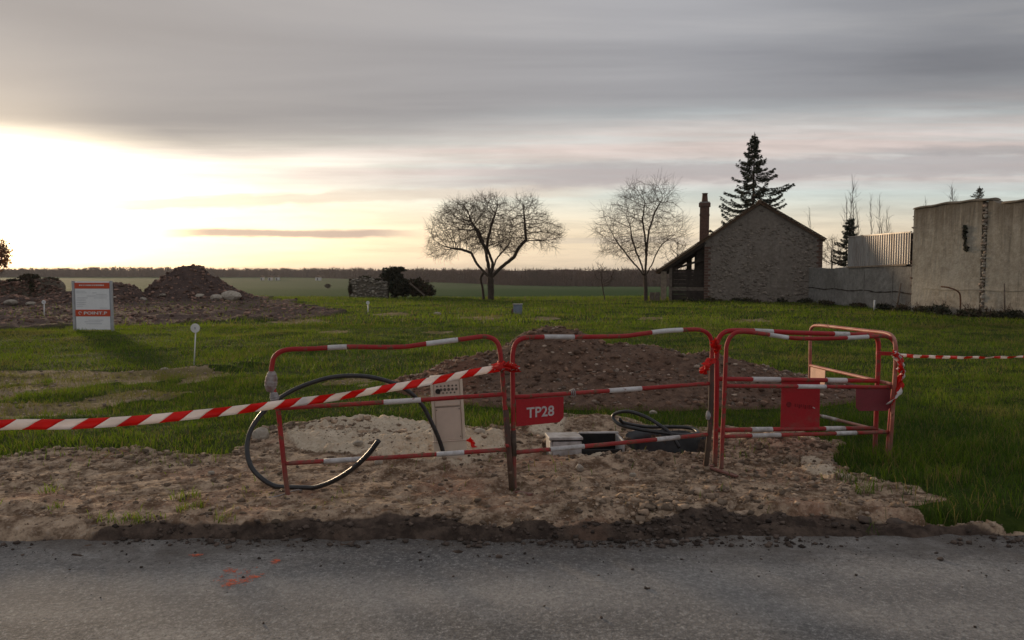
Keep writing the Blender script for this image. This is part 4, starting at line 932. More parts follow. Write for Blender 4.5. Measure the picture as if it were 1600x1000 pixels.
def build_gbox():
    b = G(809, 493); Y = b.y; w_ = 14 / FPX * Y; t = P(809, 476, Y).z; g = H(b.x, Y)
    root = empty('utility_box', (b.x, Y, g), 'small grey utility box standing alone in the lawn', 'utility box')
    MB().box((b.x, Y + .1, (t + g - .05) / 2), (w_, .2, t - g + .05)).build('body', M['greybox'], root); MB().box((b.x, Y + .1, t + .016), (w_ + .04, .25, .03)).build('lid', M['grey_plastic'], root)
    MB().box((b.x + .02, Y - .006, (t + g) / 2), (w_ * .7, .01, (t - g) * .8)).build('door', M['greybox'], root)
    MB().box((b.x - w_ * .6, Y + .05, g + .09), (.07, .1, .18)).build('red_brick', M['brick'], root)
build_gbox()
# pale flat stones in the lawn
for i, (x, y, lb) in enumerate([(683, 493, 'white flat stone in the lawn left of the small grey box'), (258, 580, 'pale flat stone in the grass left of the nearest disc marker'), (1010, 460, '')]):
    if not lb: continue
    g = G(x, y); r = 6 / FPX * g.y; lump('stone', (g.x, g.y, H(g.x, g.y) + r * .3), r, M['stone'], lb, 'stone', None, None, 70 + i, .5)

# ------------------------------------------------------------------ rubble heaps
def rubble_heap(cx, cy, parts, label, seed, blocks=()):
    root = empty('rubble_heap', (cx, cy, 0), label, 'rubble heap', 'demolition rubble heaps')
    x0 = min(p[0] - 1.9 * p[2] for p in parts); x1 = max(p[0] + 1.9 * p[2] for p in parts); y0 = min(p[1] - 1.9 * p[3] for p in parts); y1 = max(p[1] + 1.9 * p[3] for p in parts)
    xs = np.linspace(x0, x1, 120); ys = np.linspace(y0, y1, 90); X, Y = np.meshgrid(xs, ys)
    def hb(X, Y): return np.maximum.reduce([h * np.exp(-np.abs((X - a) / rx) ** 2.3 - np.abs((Y - b) / ry) ** 2.3) for a, b, rx, ry, h in parts])
    def zz(X, Y): q = hb(X, Y); return q + height(X, Y) - .06 + sst(q, .05, .4) * (fbm(X, Y, .8, 4, seed) * .30 + fbm(X, Y, 3.1, 4, seed + 5, .6) * .16)
    Z = zz(X, Y); n, m = X.shape; idx = np.arange(n * m).reshape(n, m); F = np.stack([idx[:-1, :-1], idx[:-1, 1:], idx[1:, 1:], idx[1:, :-1]], -1).reshape(-1, 4); F = F[(hb(X, Y) > .04).ravel()[F].any(1)]
    V = np.stack([X, Y, Z], -1).reshape(-1, 3); used = np.unique(F); rm = np.full(len(V), -1); rm[used] = np.arange(len(used)); mesh('earth', V[used], rm[F], M['rubble_earth'], root, True)
    k_ = 4200; X2 = rng.uniform(x0, x1, k_); Y2 = rng.uniform(y0, y1, k_); s = hb(X2, Y2) > .08; X2, Y2 = X2[s], Y2[s]; sz = .02 + .11 * rng.uniform(0, 1, len(X2)) ** 5
    rocks('debris', np.stack([X2, Y2, zz(X2, Y2) + sz * .15], -1), sz, M['rubblechunk'], root)
    for j, (bx_, by_, r) in enumerate(blocks):
        z = float(zz(np.array([bx_]), np.array([by_]))[0]); lump('block', (bx_, by_, z + r * .2), r, M['stone'], parent=root, seed=seed + j, flat=.6, sub=2)
c = P(297, 465, 42)
rubble_heap(c.x, 42, [(c.x, 42, 1.75, 1.7, 1.95), (c.x + 1.2, 42, 1.5, 1.5, 1.35), (c.x - 1.3, 41.6, 1.1, 1.2, 1.0), (c.x + 2.6, 41.6, 1.0, 1.1, .45)], 'tall mound of reddish demolition rubble right of the notice board', 210, [(c.x + 2.2, 40.2, .42), (c.x + 2.9, 40.5, .5), (c.x + 1.4, 40.0, .25), (c.x - 1.5, 39.6, .25), (c.x - .6, 40, .2)])
c2 = P(185, 465, 40)
rubble_heap(c2.x, 40, [(c2.x, 40, 1.1, 1.3, 1.2), (c2.x - 2.4, 39, 1.2, 1.2, .6), (c2.x + 1.2, 38, 1.0, 1.0, .3)], 'lower rubble mound partly hidden behind the notice board', 260, [(c2.x + .7, 38.3, .22)])
c3 = P(28, 478, 36)
rubble_heap(c3.x, 36, [(c3.x, 36, 1.5, 1.1, .55), (c3.x - 3, 35, 2.0, 1.3, .75), (c3.x + 2.6, 35.5, 1.1, .9, .3)], 'low rubble mound with pale bricks at the left edge', 300, [(c3.x + .4, 34.9, .3), (c3.x - .6, 34.8, .25), (c3.x + 1.3, 35, .22)])

# ------------------------------------------------------------------ leaf clouds, bushes
def leaves(name, blobs, n, size, mat, parent, seed=0, thin=.5):
    rg = np.random.default_rng(seed + 900); Vs = []
    tot = sum(b[3] * b[4] * b[5] for b in blobs) ** .999
    for (cx, cy, cz, rx, ry, rz) in blobs:
        m = max(30, int(n * rx * ry * rz / tot)); d = rg.normal(size=(m, 3)); d /= np.linalg.norm(d, axis=1)[:, None]
        rad = rg.uniform(.15, 1, m) ** .45 * (1 + .22 * np.sin(d[:, 0] * 7 + seed) * np.cos(d[:, 2] * 6 + seed * 2) + rg.normal(0, .07, m))
        p = d * rad[:, None] * np.array([rx, ry, rz]) + np.array([cx, cy, cz])
        a = rg.normal(size=(m, 3)); a /= np.linalg.norm(a, axis=1)[:, None]; b = np.cross(a, rg.normal(size=(m, 3))); b /= np.linalg.norm(b, axis=1)[:, None]
        s = (size * rg.uniform(.5, 1.4, m))[:, None]
        Vs.append(np.stack([p - a * s, p + b * s * thin, p + a * s, p - b * s * thin], 1))
    V = np.concatenate(Vs).reshape(-1, 3); return mesh(name, V, np.arange(len(V)).reshape(-1, 4), M[mat], parent)
def stems(name, base, n, h, spread, r, mat, parent, seed=0, droop=.3):
    rg = random.Random(seed); mb = MB()
    for i in range(n):
        a = rg.uniform(0, 6.28); hh = h * rg.uniform(.5, 1.15); s = spread * rg.uniform(.2, 1.1); b0 = Vector(base) + Vector((rg.uniform(-.3, .3) * spread, rg.uniform(-.3, .3) * spread, -.03))
        mb.tube([b0, b0 + Vector((math.cos(a) * s * .3, math.sin(a) * s * .3, hh * .6)), b0 + Vector((math.cos(a) * s * .7, math.sin(a) * s * .7, hh)), b0 + Vector((math.cos(a) * s, math.sin(a) * s, hh * (1 - droop)))], [r, r * .8, r * .55, r * .3], 4, False)
    return mb.build(name, M[mat], parent)
def bush(name, base, blobs, n, size, mat, label, cat='bush', seed=0, stem=(8, 1.0, .4, .02), group=None, stemmat='twig'):
    root = empty(name, base, label, cat, group); stems('stems', base, stem[0], stem[1], stem[2], stem[3], stemmat, root, seed); leaves('foliage', blobs, n, size, mat, root, seed); return root
Yb = 49.0
def bl(px, py, Y, rx, rz, ry=None): c = P(px, py, Y); return (c.x, c.y, c.z, rx / FPX * Y, (ry or rx) / FPX * Y, rz / FPX * Y)
g = P(618, 463, Yb)
bush('evergreen_bush', (g.x, Yb, H(g.x, Yb)), [bl(612, 428, Yb, 16, 11), bl(622, 447, Yb, 18, 17), bl(606, 440, Yb, 9, 14), bl(624, 421, Yb, 11, 4), bl(640, 452, Yb, 10, 10)], 5200, .10, 'ivy', 'dark rounded evergreen bush beside the ruined wall stub', seed=1, stem=(10, 1.5, .6, .03))
g = P(658, 463, Yb)
bush('evergreen_bush', (g.x, Yb, H(g.x, Yb)), [bl(650, 443, Yb, 13, 8), bl(662, 452, Yb, 14, 10), bl(672, 456, Yb, 9, 6), bl(648, 455, Yb, 10, 8)], 3000, .10, 'bramble', 'lower brown thicket leaning right of the dark evergreen bush', seed=2, stem=(14, 1.1, 1.0, .02))
tag(MB().beam(P(640, 442, 48.3), P(664, 462, 48.3), .10, .10).build('timber_beam', M['oldwood'], None, base=P(664, 462, 48.3)), 'old timber beam leaning in the brown thicket', 'timber')
def ruin(name, pts, Y, th, mat, label, seed, step=.14):
    """broken masonry wall: top profile read off the photograph, rough stones proud of the face"""
    rg = random.Random(seed); prof = [P(x, y, Y) for x, y in pts]; xs0, xs1 = prof[0].x, prof[-1].x; base = min(H(xs0, Y), H(xs1, Y)) - .1
    root = empty(name, ((xs0 + xs1) / 2, Y, base + .1), label, 'wall')
    n = int((xs1 - xs0) / step); top = [(xs0 + (xs1 - xs0) * i / n, float(np.interp(xs0 + (xs1 - xs0) * i / n, [p.x for p in prof], [p.z for p in prof])) + rg.uniform(-.05, .05)) for i in range(n + 1)]
    poly = [(xs0, Y, base)] + [(x, Y, z) for x, z in top] + [(xs1, Y, base)]
    MB().prism(poly[::-1], (0, th, 0)).build('masonry', M[mat], root)
    pos, sz = [], []
    for i in range(int(n * 9)):
        x = rg.uniform(xs0, xs1); zt = float(np.interp(x, [t[0] for t in top], [t[1] for t in top])); pos.append((x, Y - .01, rg.uniform(base + .1, zt))); sz.append(rg.uniform(.05, .13))
    for i in range(n * 2):
        x = rg.uniform(xs0, xs1); pos.append((x, Y + rg.uniform(0, th), float(np.interp(x, [t[0] for t in top], [t[1] for t in top])))); sz.append(rg.uniform(.06, .14))
    rocks('stones', pos, sz, M['rubblechunk'] if seed % 2 else M['stone'], root); return root
M['ruinstone'] = simple('ruin_masonry', (.20, .165, .125), (.12, .10, .075), 5, .95, .03, 9)
ruin('ruined_wall', [(545, 446), (549, 437), (565, 434), (582, 436), (598, 440), (606, 442)], 48.6, .5, 'ruinstone', 'stub of a ruined stone wall overgrown on top, left of the dark bush', 4)
g = P(570, 437, 48.8); bush('wall_ivy', (g.x, 48.8, g.z - .3), [bl(552, 440, 48.85, 7, 5, 5), bl(570, 434, 48.85, 10, 3, 5), bl(590, 438, 48.85, 9, 3, 5), bl(547, 452, 48.5, 3, 9, 3)], 1400, .07, 'bramble', 'brown creeper growing over the ruined wall stub', 'climber', 3, (8, .5, .6, .012))
ruin('ruined_wall', [(-70, 436), (-20, 438), (10, 440), (28, 441), (40, 438), (60, 436), (80, 437), (93, 440), (95, 446)], 46, .5, 'ruinstone', 'broken stone wall behind the rubble at the left edge', 5)
g = P(55, 437, 46.2); bush('wall_ivy', (g.x, 46.2, g.z - .3), [bl(46, 434, 46.3, 15, 6, 8), bl(78, 437, 46.3, 14, 3, 6), bl(20, 439, 46.3, 12, 3, 6), bl(50, 446, 45.9, 4, 12, 3)], 2200, .09, 'bramble', 'dark creeper mound on the broken wall at the left edge', 'climber', 6, (10, .6, .9, .015))

# ------------------------------------------------------------------ bare trees by space colonisation
def grow(seeds, att, step, kill, infl, iters=140, jit=.12, up=0.0, seed=0):
    rg = np.random.default_rng(seed); pos, par = [], []
    for path in seeds:                       # (parent node or None, list of points)
        pr, pts = path; last = pr
        for i in range(len(pts)):
            if i == 0 and pr is None: pos.append(np.array(pts[0])); par.append(-1); last = len(pos) - 1; continue
            a = pos[last]; b = np.array(pts[i]); L = np.linalg.norm(b - a); k_ = max(1, int(round(L / step)))
            for j in range(1, k_ + 1): pos.append(a + (b - a) * j / k_ + rg.normal(0, step * .08, 3)); par.append(last); last = len(pos) - 1
    A = np.array(att); nd = np.full(len(A), 1e9); ni = np.zeros(len(A), int)
    def upd(i0):
        nonlocal nd, ni
        N = np.array(pos[i0:])
        for s in range(0, len(N), 400):
            D = np.linalg.norm(A[:, None] - N[None, s:s + 400], axis=2); j = D.argmin(1); d = D[np.arange(len(A)), j]; m = d < nd; nd[m] = d[m]; ni[m] = j[m] + i0 + s
    upd(0); tried = {}
    for it in range(iters):
        act = nd < infl
        if not act.any(): break
        acc = {}
        for a_i in np.nonzero(act)[0]:
            v = A[a_i] - pos[ni[a_i]]; v = v / (np.linalg.norm(v) + 1e-9); q = acc.get(ni[a_i]); acc[ni[a_i]] = v if q is None else q + v
        i0 = len(pos)
        for nidx, v in acc.items():
            v = v / (np.linalg.norm(v) + 1e-9) + rg.normal(0, jit, 3) + np.array([0, 0, up]); v /= np.linalg.norm(v)
            c_ = tried.get(nidx, [])
            if any(v @ w_ > .93 for w_ in c_) or len(c_) > 3: continue
            tried.setdefault(nidx, []).append(v); pos.append(pos[nidx] + v * step); par.append(nidx)
        if len(pos) == i0: break
        upd(i0); keep = nd > kill; A, nd, ni = A[keep], nd[keep], ni[keep]
        if len(A) == 0: break
    return np.array(pos), np.array(par)
def tree_mesh(pos, par, r0, expo, rmax, cut, root, mat_t, mat_c, twigs=2, twlen=.25, seed=0, sides=6, upb=0.0):
    rg = np.random.default_rng(seed + 5); n = len(pos); acc = np.zeros(n); kids = [[] for _ in range(n)]
    for i in range(n):
        if par[i] >= 0: kids[par[i]].append(i)
    for i in range(n - 1, -1, -1):
        if not kids[i]: acc[i] = r0 ** expo
        if par[i] >= 0: acc[par[i]] += acc[i]
    # parents always precede children, so one reverse sweep is enough
    rad = np.minimum(acc ** (1 / expo), rmax); T, Cr = MB(), MB()
    for i in range(n):
        starts = [i] if par[i] < 0 else []
        for s in starts + ([k_ for k_ in kids[i][1:]] if kids[i] else []):
            pass
    done = np.zeros(n, bool); main = [max(k_, key=lambda q: rad[q]) if k_ else -1 for k_ in kids]
    heads = [i for i in range(n) if par[i] < 0 or main[par[i]] != i]
    for h in heads:
        ch = [] if par[h] < 0 else [par[h]]; q = h
        while q >= 0: ch.append(q); q = main[q]
        rr = [rad[c_] for c_ in ch]
        if par[h] >= 0: rr[0] = min(rr[0], rr[1] * 1.25)
        k_ = next((j for j in range(len(ch)) if rr[j] < cut), len(ch))
        if k_ > 1: T.tube([pos[c_] for c_ in ch[:min(k_ + 1, len(ch))]], rr[:min(k_ + 1, len(ch))], 8 if rr[0] > cut * 2 else sides, False)
        if k_ < len(ch): 
            s = max(0, k_ - 0); seg = ch[s:] if k_ <= 1 else ch[k_:]
            if k_ <= 1: seg = ch
            if len(seg) > 1: Cr.tube([pos[c_] for c_ in seg], [rad[c_] if c_ != par[h] else min(rad[c_], rr[1]) for c_ in seg], 3, False)
    ends = [i for i in range(n) if rad[i] < r0 * 2.2]
    for i in ends:
        if rg.uniform() > twigs / 2.0 and kids[i]: continue
        d0 = pos[i] - pos[par[i]] if par[i] >= 0 else np.array([0, 0, 1.]); d0 = d0 / (np.linalg.norm(d0) + 1e-9)
        for t in range(2 if twigs >= 2 else 1):
            d = d0 + rg.normal(0, .65 - .4 * upb, 3) + np.array([0, 0, upb]); d /= np.linalg.norm(d); L = twlen * rg.uniform(.4, 1.2); e1 = pos[i] + d * L * .5; d2 = d + rg.normal(0, .3, 3) + np.array([0, 0, .15]); e2 = e1 + d2 / np.linalg.norm(d2) * L * .5
            Cr.tube([pos[i], e1, e2], [r0 * .8, r0 * .65, r0 * .4], 3, False)
    T.build('trunk', M[mat_t], root, True); Cr.build('crown', M[mat_c], root)
def nz(x, y, s=15.0, sd=1): return float(vnoise(np.array([x / s]), np.array([y / s]), sd)[0])
def envelope(n, fn, bounds, seed):
    rg = np.random.default_rng(seed); out = []
    while len(out) < n:
        q = [rg.uniform(a, b) for a, b in bounds]
        if fn(*q): out.append(q)
    return np.array(out)
def pxpts(lst, Y): return [tuple(P(x, y, Y + dy)) for x, y, dy in lst]
def walnut():
    Y = 44.0; b = P(767, 469, Y); g = H(b.x, Y); root = empty('walnut_tree', (b.x, Y, g), 'bare spreading tree with wide rounded crown alone on the lawn', 'tree')
    def pb(x, y, dy=0): return tuple(P(x, y, Y + dy))
    t0 = [(b.x, Y, g - .1), pb(767, 450), pb(766, 432)]
    sd = [(None, t0)]
    blobs = [(738, 352, 62, 46), (760, 328, 45, 26), (700, 368, 38, 36), (815, 342, 44, 42), (852, 366, 34, 26), (770, 370, 60, 40), (690, 388, 28, 24), (785, 340, 40, 36)]
    def inside(x, y, dy):
        lim = .62 + .75 * nz(x + dy * 9, y - dy * 7, 13, 3)
        return any(((x - cx) / rx) ** 2 + ((y - cy) / ry) ** 2 + (dy / (rx * Y / FPX * .95)) ** 2 < lim for cx, cy, rx, ry in blobs) and (y < 408) and not (abs(x - 799) < 5 and y < 322) and not (((x - 770) / 36) ** 2 + ((y - 407) / 20) ** 2 < 1)
    att = envelope(3900, inside, [(655, 885), (300, 405), (-3.2, 3.2)], 3); A = np.array([P(x, y, Y + dy) for x, y, dy in att])
    # the limbs the photograph shows, as seeds; index of the fork is the last node of the trunk
    nk = 0
    pos_, _ = grow([(None, t0)], np.zeros((1, 3)) + 999, .11, .1, .1, 1, seed=1); fork = len(pos_) - 1
    limbs = [[pb(783, 418, -.3), pb(803, 402, -.5), pb(811, 386, -.6), pb(822, 375, -.5), pb(820, 350, -.4), pb(818, 330, -.3)],
             [pb(756, 425, .2), pb(745, 412, .3), pb(736, 395, .5), pb(722, 390, .6), pb(705, 388, .7)], [pb(763, 412, .5), pb(757, 385, .8), pb(750, 365, 1.0), pb(735, 345, 1.1)], [pb(770, 410, -.4), pb(762, 390, -.8), pb(752, 378, -1.1), pb(742, 355, -1.3)], [pb(775, 405, .7), pb(786, 392, 1.1), pb(795, 382, 1.4)], [pb(760, 400, 0), pb(762, 375, .1), pb(768, 350, 0), pb(775, 330, .1)]]
    pos, par = grow([(None, t0)] + [(fork, l) for l in limbs], A, .10, .145, 1.2, 150, .16, .03, 4)
    tree_mesh(pos, par, .0068, 2.17, .20, .026, root, 'bark', 'twig', 2, .55, 1)
    stem = MB(); stem.tube(catmull([(P(756, 467, Y + .5).x, Y + .5, g - .1), P(754, 450, Y + .5), P(751, 435, Y + .4), P(757, 424, Y + .2)], 5), [.09, .085, .08, .075, .075, .07, .07, .07, .07, .07, .07, .07, .07, .07, .07, .07], 8); stem.build('second_stem', M['bark'], root, True)
walnut()
def ash():
    Y = 41.0; b = P(1009, 471, Y); g = H(b.x, Y); root = empty('bare_tree', (b.x, Y, g), 'bare upright tree with fan of thin branches left of the house', 'tree')
    def pb(x, y, dy=0): return tuple(P(x, y, Y + dy))
    t0 = [(b.x, Y, g - .1), pb(1009, 450), pb(1008, 432)]
    pos_, _ = grow([(None, t0)], np.zeros((1, 3)) + 999, .12, .1, .1, 1, seed=1); fork = len(pos_) - 1
    limbs = [[pb(1009, 410, 0), pb(1011, 385, .1), pb(1014, 360, .1), pb(1022, 335, .2), pb(1035, 310, .2)], [pb(998, 420, -.3), pb(985, 405, -.5), pb(972, 388, -.7), pb(960, 372, -.8)], [pb(1003, 415, .3), pb(995, 395, .5), pb(988, 375, .7), pb(984, 350, .8)],
             [pb(1018, 415, .2), pb(1024, 398, .4), pb(1034, 382, .6), pb(1050, 370, .8)], [pb(1010, 400, -.5), pb(1008, 370, -.7), pb(1004, 345, -.8), pb(1008, 315, -.8)]]
    blobs = [(1008, 330, 50, 48), (960, 360, 40, 38), (1048, 362, 30, 34), (1030, 310, 30, 30), (990, 385, 55, 24)]
    def inside(x, y, dy):
        lim = .55 + .85 * nz(x + dy * 9, y * .6 - dy * 7, 12, 6)
        return any(((x - cx) / rx) ** 2 + ((y - cy) / ry) ** 2 + (dy / (rx * Y / FPX)) ** 2 < lim for cx, cy, rx, ry in blobs)
    att = envelope(1700, inside, [(912, 1082), (275, 412), (-2.6, 2.6)], 8); A = np.array([P(x, y, Y + dy) for x, y, dy in att])
    pos, par = grow([(None, t0)] + [(fork, l) for l in limbs], A, .12, .20, 1.5, 130, .06, .10, 9)
    tree_mesh(pos, par, .0060, 2.15, .14, .024, root, 'bark', 'twig', 2, .75, 2)
ash()
def small_tree(name, px, base_y, Y, blobs, n, label, r0=.012, rmax=.09, mat='twig', step=.12, kill=.22, seed=0, up=.05, twlen=.3, cat='tree', group=None, trunk_to=None, zbase=None, infl=2.5):
    b = P(px, base_y, Y); g = H(b.x, Y) if zbase is None else zbase; root = empty(name, (b.x, Y, g), label, cat, group); s = Y / FPX
    def inside(x, y, dy): return any(((x - cx) / rx) ** 2 + ((y - cy) / ry) ** 2 + (dy / (min(rx, ry) * s)) ** 2 < 1 for cx, cy, rx, ry in blobs)
    bx = [(min(c[0] - c[2] for c in blobs), max(c[0] + c[2] for c in blobs)), (min(c[1] - c[3] for c in blobs), max(c[1] + c[3] for c in blobs)), (-max(c[2] for c in blobs) * s, max(c[2] for c in blobs) * s)]
    att = envelope(n, inside, bx, seed + 20); A = np.array([P(x, y, Y + dy) for x, y, dy in att])
    tt = P(trunk_to[0], trunk_to[1], Y) if trunk_to else P(blobs[0][0], blobs[0][1] + blobs[0][3] * .8, Y)
    pos, par = grow([(None, [(b.x, Y, g - .15), tuple(tt)])], A, step, kill, infl, 160, .12, up, seed)
    tree_mesh(pos, par, r0, 2.3, rmax, r0 * 2.5, root, 'bark', mat, 2, twlen, seed, upb=.9 if name == 'poplar_tree' else 0); return root
small_tree('scrub_tree', 946, 469, 42.0, [(940, 425, 14, 16), (953, 432, 12, 14), (930, 415, 10, 8)], 160, 'small crooked scrub tree just left of the upright bare tree', .009, .06, seed=31, twlen=.25)
small_tree('bare_shrub', 1062, 440, 47.0, [(1058, 392, 18, 24), (1072, 400, 14, 20), (1045, 405, 14, 18)], 260, 'twiggy shrub showing behind the lean-to roof', .008, .05, seed=33, twlen=.3, infl=4)
YP = 95.0
for i, (x, yt, yb, w_, lb) in enumerate([(1265, 330, 400, 4, 'lone thin poplar just right of the house gable'), (1333, 275, 405, 7, 'tallest bare poplar above the corrugated shed'), (1322, 310, 405, 5, 'shorter poplar stem left of the tallest poplar'),
                                          (1361, 306, 400, 4, 'slim poplar behind the middle of the corrugated shed'), (1374, 305, 400, 4.5, 'slim poplar second from right behind the corrugated shed'), (1386, 325, 400, 5, 'lower poplar at the right of the row behind the shed'), (1488, 294, 345, 6, 'poplar top showing above the tall wall, left one'), (1446, 315, 345, 3, 'faint poplar tip above the left end of the tall wall')]):
    hy = (yb - yt) / 2
    small_tree('poplar_tree', x, 450, YP, [(x, yt + hy, w_, hy), (x + w_ * .3, yt + hy * 1.3, w_ * 1.2, hy * .65)], int(150 + hy * 5), lb, .015, .13, 'poplar', .30, .34, 50 + i, .75, 1.1, 'tree', 'bare poplars on the skyline', (x, yt + hy * 1.9), infl=7)
small_tree('bare_shrub', 1300, 452, 60, [(1300, 392, 16, 24), (1290, 402, 14, 14), (1312, 400, 10, 18)], 240, 'bare twiggy shrub between the house and the corrugated shed', .012, .07, seed=71, twlen=.45, infl=5)
g = P(-6, 450, 44)
small_tree('hedge_tree', -14, 455, 44, [(-10, 395, 26, 32), (2, 410, 14, 22), (-40, 400, 30, 34)], 700, 'brown leafy tree cut by the left edge of the picture', .012, .12, seed=75, twlen=.35, infl=4)
ob = [o for o in C.objects if o.name == 'hedge_tree'][0]
leaves('foliage', [bl(-8, 395, 44, 22, 26), bl(4, 405, 44, 12, 18), bl(-38, 400, 44, 28, 30), bl(6, 388, 44, 8, 10)], 3000, .08, 'deadleaf', ob, 9)

# ------------------------------------------------------------------ spruces
def spruce(px, ybase, ytop, Y, prof, label, seed, dens=1.0):
    rg = random.Random(seed); b = P(px, ybase, Y); t = P(px, ytop, Y); g = H(b.x, Y); s = Y / FPX; root = empty('spruce_tree', (b.x, Y, g), label, 'tree')
    MB().tube([(b.x, Y, g - .2), (b.x, Y, (t.z + g) / 2), (b.x, Y, t.z - .3), (b.x, Y, t.z + .1)], [.17, .11, .03, .012], 8).build('trunk', M['bark'], root, True)
    br, nd = MB(), []; z = P(px, prof[-1][0], Y).z; ztop = t.z
    ga = rg.uniform(0, 6.28)
    while z < ztop - .2:
        pyx = topx(b.x, Y, z)[1]; Rm = float(np.interp(pyx, [q[0] for q in prof], [q[1] for q in prof])) * s; ga += 2.399 + rg.uniform(-.5, .5)
        L = Rm * rg.choice([.45, .62, .78, .9, 1.0, 1.0, 1.15]) * rg.uniform(.85, 1.12); dr = rg.uniform(-.30, -.05) * L; lift = rg.uniform(.10, .26); d = Vector((math.cos(ga), math.sin(ga), 0))
        pts = [Vector((b.x, Y, z)) + d * (L * j / 5) + Vector((0, 0, dr * math.sin(j / 5 * 2.4) + lift * L * (j / 5) ** 2)) for j in range(6)]
        br.tube(pts, [.03 * (1 - .8 * j / 5) * (.4 + Rm / 3) for j in range(6)], 4, False)
        sd_ = Vector((-d.y, d.x, 0)); n = int(L * 74 * dens) + 10
        for q in range(n):
            u = rg.uniform(.08, 1) ** .75; i0 = min(int(u * 5), 4); p = pts[i0].lerp(pts[i0 + 1], u * 5 - i0); w_ = (.05 + .26 * L * (1 - u) * .6) * rg.uniform(-1, 1); p = p + sd_ * w_ + Vector((0, 0, rg.uniform(-.12, .04) - abs(w_) * .35))
            dd = (d * rg.uniform(.3, 1) + sd_ * (1 if w_ > 0 else -1) * rg.uniform(0, .8) + Vector((0, 0, rg.uniform(-.8, .1)))).normalized(); l_ = rg.uniform(.10, .30) * (1.1 - .5 * u); ww = dd.orthogonal().normalized(); ww = (Matrix.Rotation(rg.uniform(0, 6.28), 3, dd) @ ww) * rg.uniform(.02, .045)
            nd.append((p - dd * l_ * .4, p + ww, p + dd * l_, p - ww))
        z += rg.uniform(.04, .085) * (0.5 + .28 * Rm)
    # leader
    for q in range(40):
        zz = ztop - rg.uniform(0, .9); a = rg.uniform(0, 6.28); d = Vector((math.cos(a), math.sin(a), rg.uniform(-.1, .5))); l_ = .08 + (ztop - zz) * .25; p = Vector((b.x, Y, zz)); ww = d.orthogonal().normalized() * .03
        nd.append((p - ww, p + d * l_ * .5 + ww, p + d * l_, p + d * l_ * .5 - ww))
    br.build('branches', M['bark'], root); V = np.array([list(v) for f in nd for v in f]); mesh('needles', V, np.arange(len(V)).reshape(-1, 4), M['spruce'], root)
spruce(1174, 462, 208, 54.0, [(208, 1), (222, 9), (234, 10), (247, 20), (262, 22), (276, 36), (290, 46), (300, 54), (310, 44), (320, 58), (345, 60), (380, 66)], 'tall dark spruce rising behind the house ridge', 5)
spruce(1325, 455, 338, 62.0, [(338, 2), (350, 10), (365, 14), (380, 22), (395, 26), (415, 30)], 'small dark spruce beside the corrugated shed', 8, 1.0)
spruce(1524, 460, 291, 100.0, [(291, 1), (300, 8), (310, 12), (330, 16), (345, 18)], 'distant thin conifer tip above the tall wall', 11, .35)

# ------------------------------------------------------------------ house
def wallmat(name, c1, c2, c3, vs, bd, stain=True, streak=.3, va=.45, drip=None):
    m, k, b = newmat(name); co = k.coord('Object'); n1 = k.noise(co, .7, 5, .6); n2 = k.noise(co, 5, 6, .65); n3 = k.noise(co, 24, 5, .7)
    col = k.mix(k.smooth(n2, .3, .7), c1, c2); col = k.mix(k.mul(k.smooth(n1, .42, .7), .6), col, c3)
    v = k.voro(co, vs); vc = k.n[-1] if False else None
    col = k.mix(k.mul(k.smooth(v, .25, .6), va), col, tuple(q * .45 for q in c1)); col = k.mix(k.mul(k.smooth(n3, .54, .72), .55), col, tuple(min(.7, q * 1.55) for q in c1)); col = k.mix(k.mul(k.smooth(n3, .46, .28), .55), col, tuple(q * .4 for q in c2))
    if streak:
        st = k.noise(k.mapv(co, (2.2, 2.2, .12)), 1.6, 6, .7); col = k.mix(k.mul(k.smooth(st, .52, .74), streak), col, (.055, .045, .036))
    if drip:                                              # rain streaks running down from the coping
        zz = k.sep(co)[2]; s2 = k.noise(k.mapv(co, (3.0, 3.0, .10)), 2.2, 5, .65)
        col = k.mix(k.mul(k.smooth(k.add(zz, k.mul(k.sub(s2, .5), 3.2)), drip[0], drip[1]), .7), col, (.10, .075, .052))
        bl2 = k.noise(co, 1.3, 6, .7); col = k.mix(k.mul(k.smooth(bl2, .52, .72), .5), col, (.17, .14, .10))
    k.put(b.inputs['Base Color'], col); b.inputs['Roughness'].default_value = .95; b.inputs['Specular IOR Level'].default_value = .1
    k.put(b.inputs['Normal'], k.bump(k.add(k.mul(k.math('SUBTRACT', 1.0, v), .7), k.add(k.mul(n2, .5), k.mul(n3, .4))), bd)); return m
M['gable'] = wallmat('rough_stone_render', (.27, .225, .185), (.19, .155, .125), (.33, .285, .24), 5.5, .035, streak=.3, va=.22)
M['gablestone'] = simple('gable_stone', (.25, .205, .165), (.18, .145, .115), 9, .95, .01, 25, tint=(.75, 1.35))
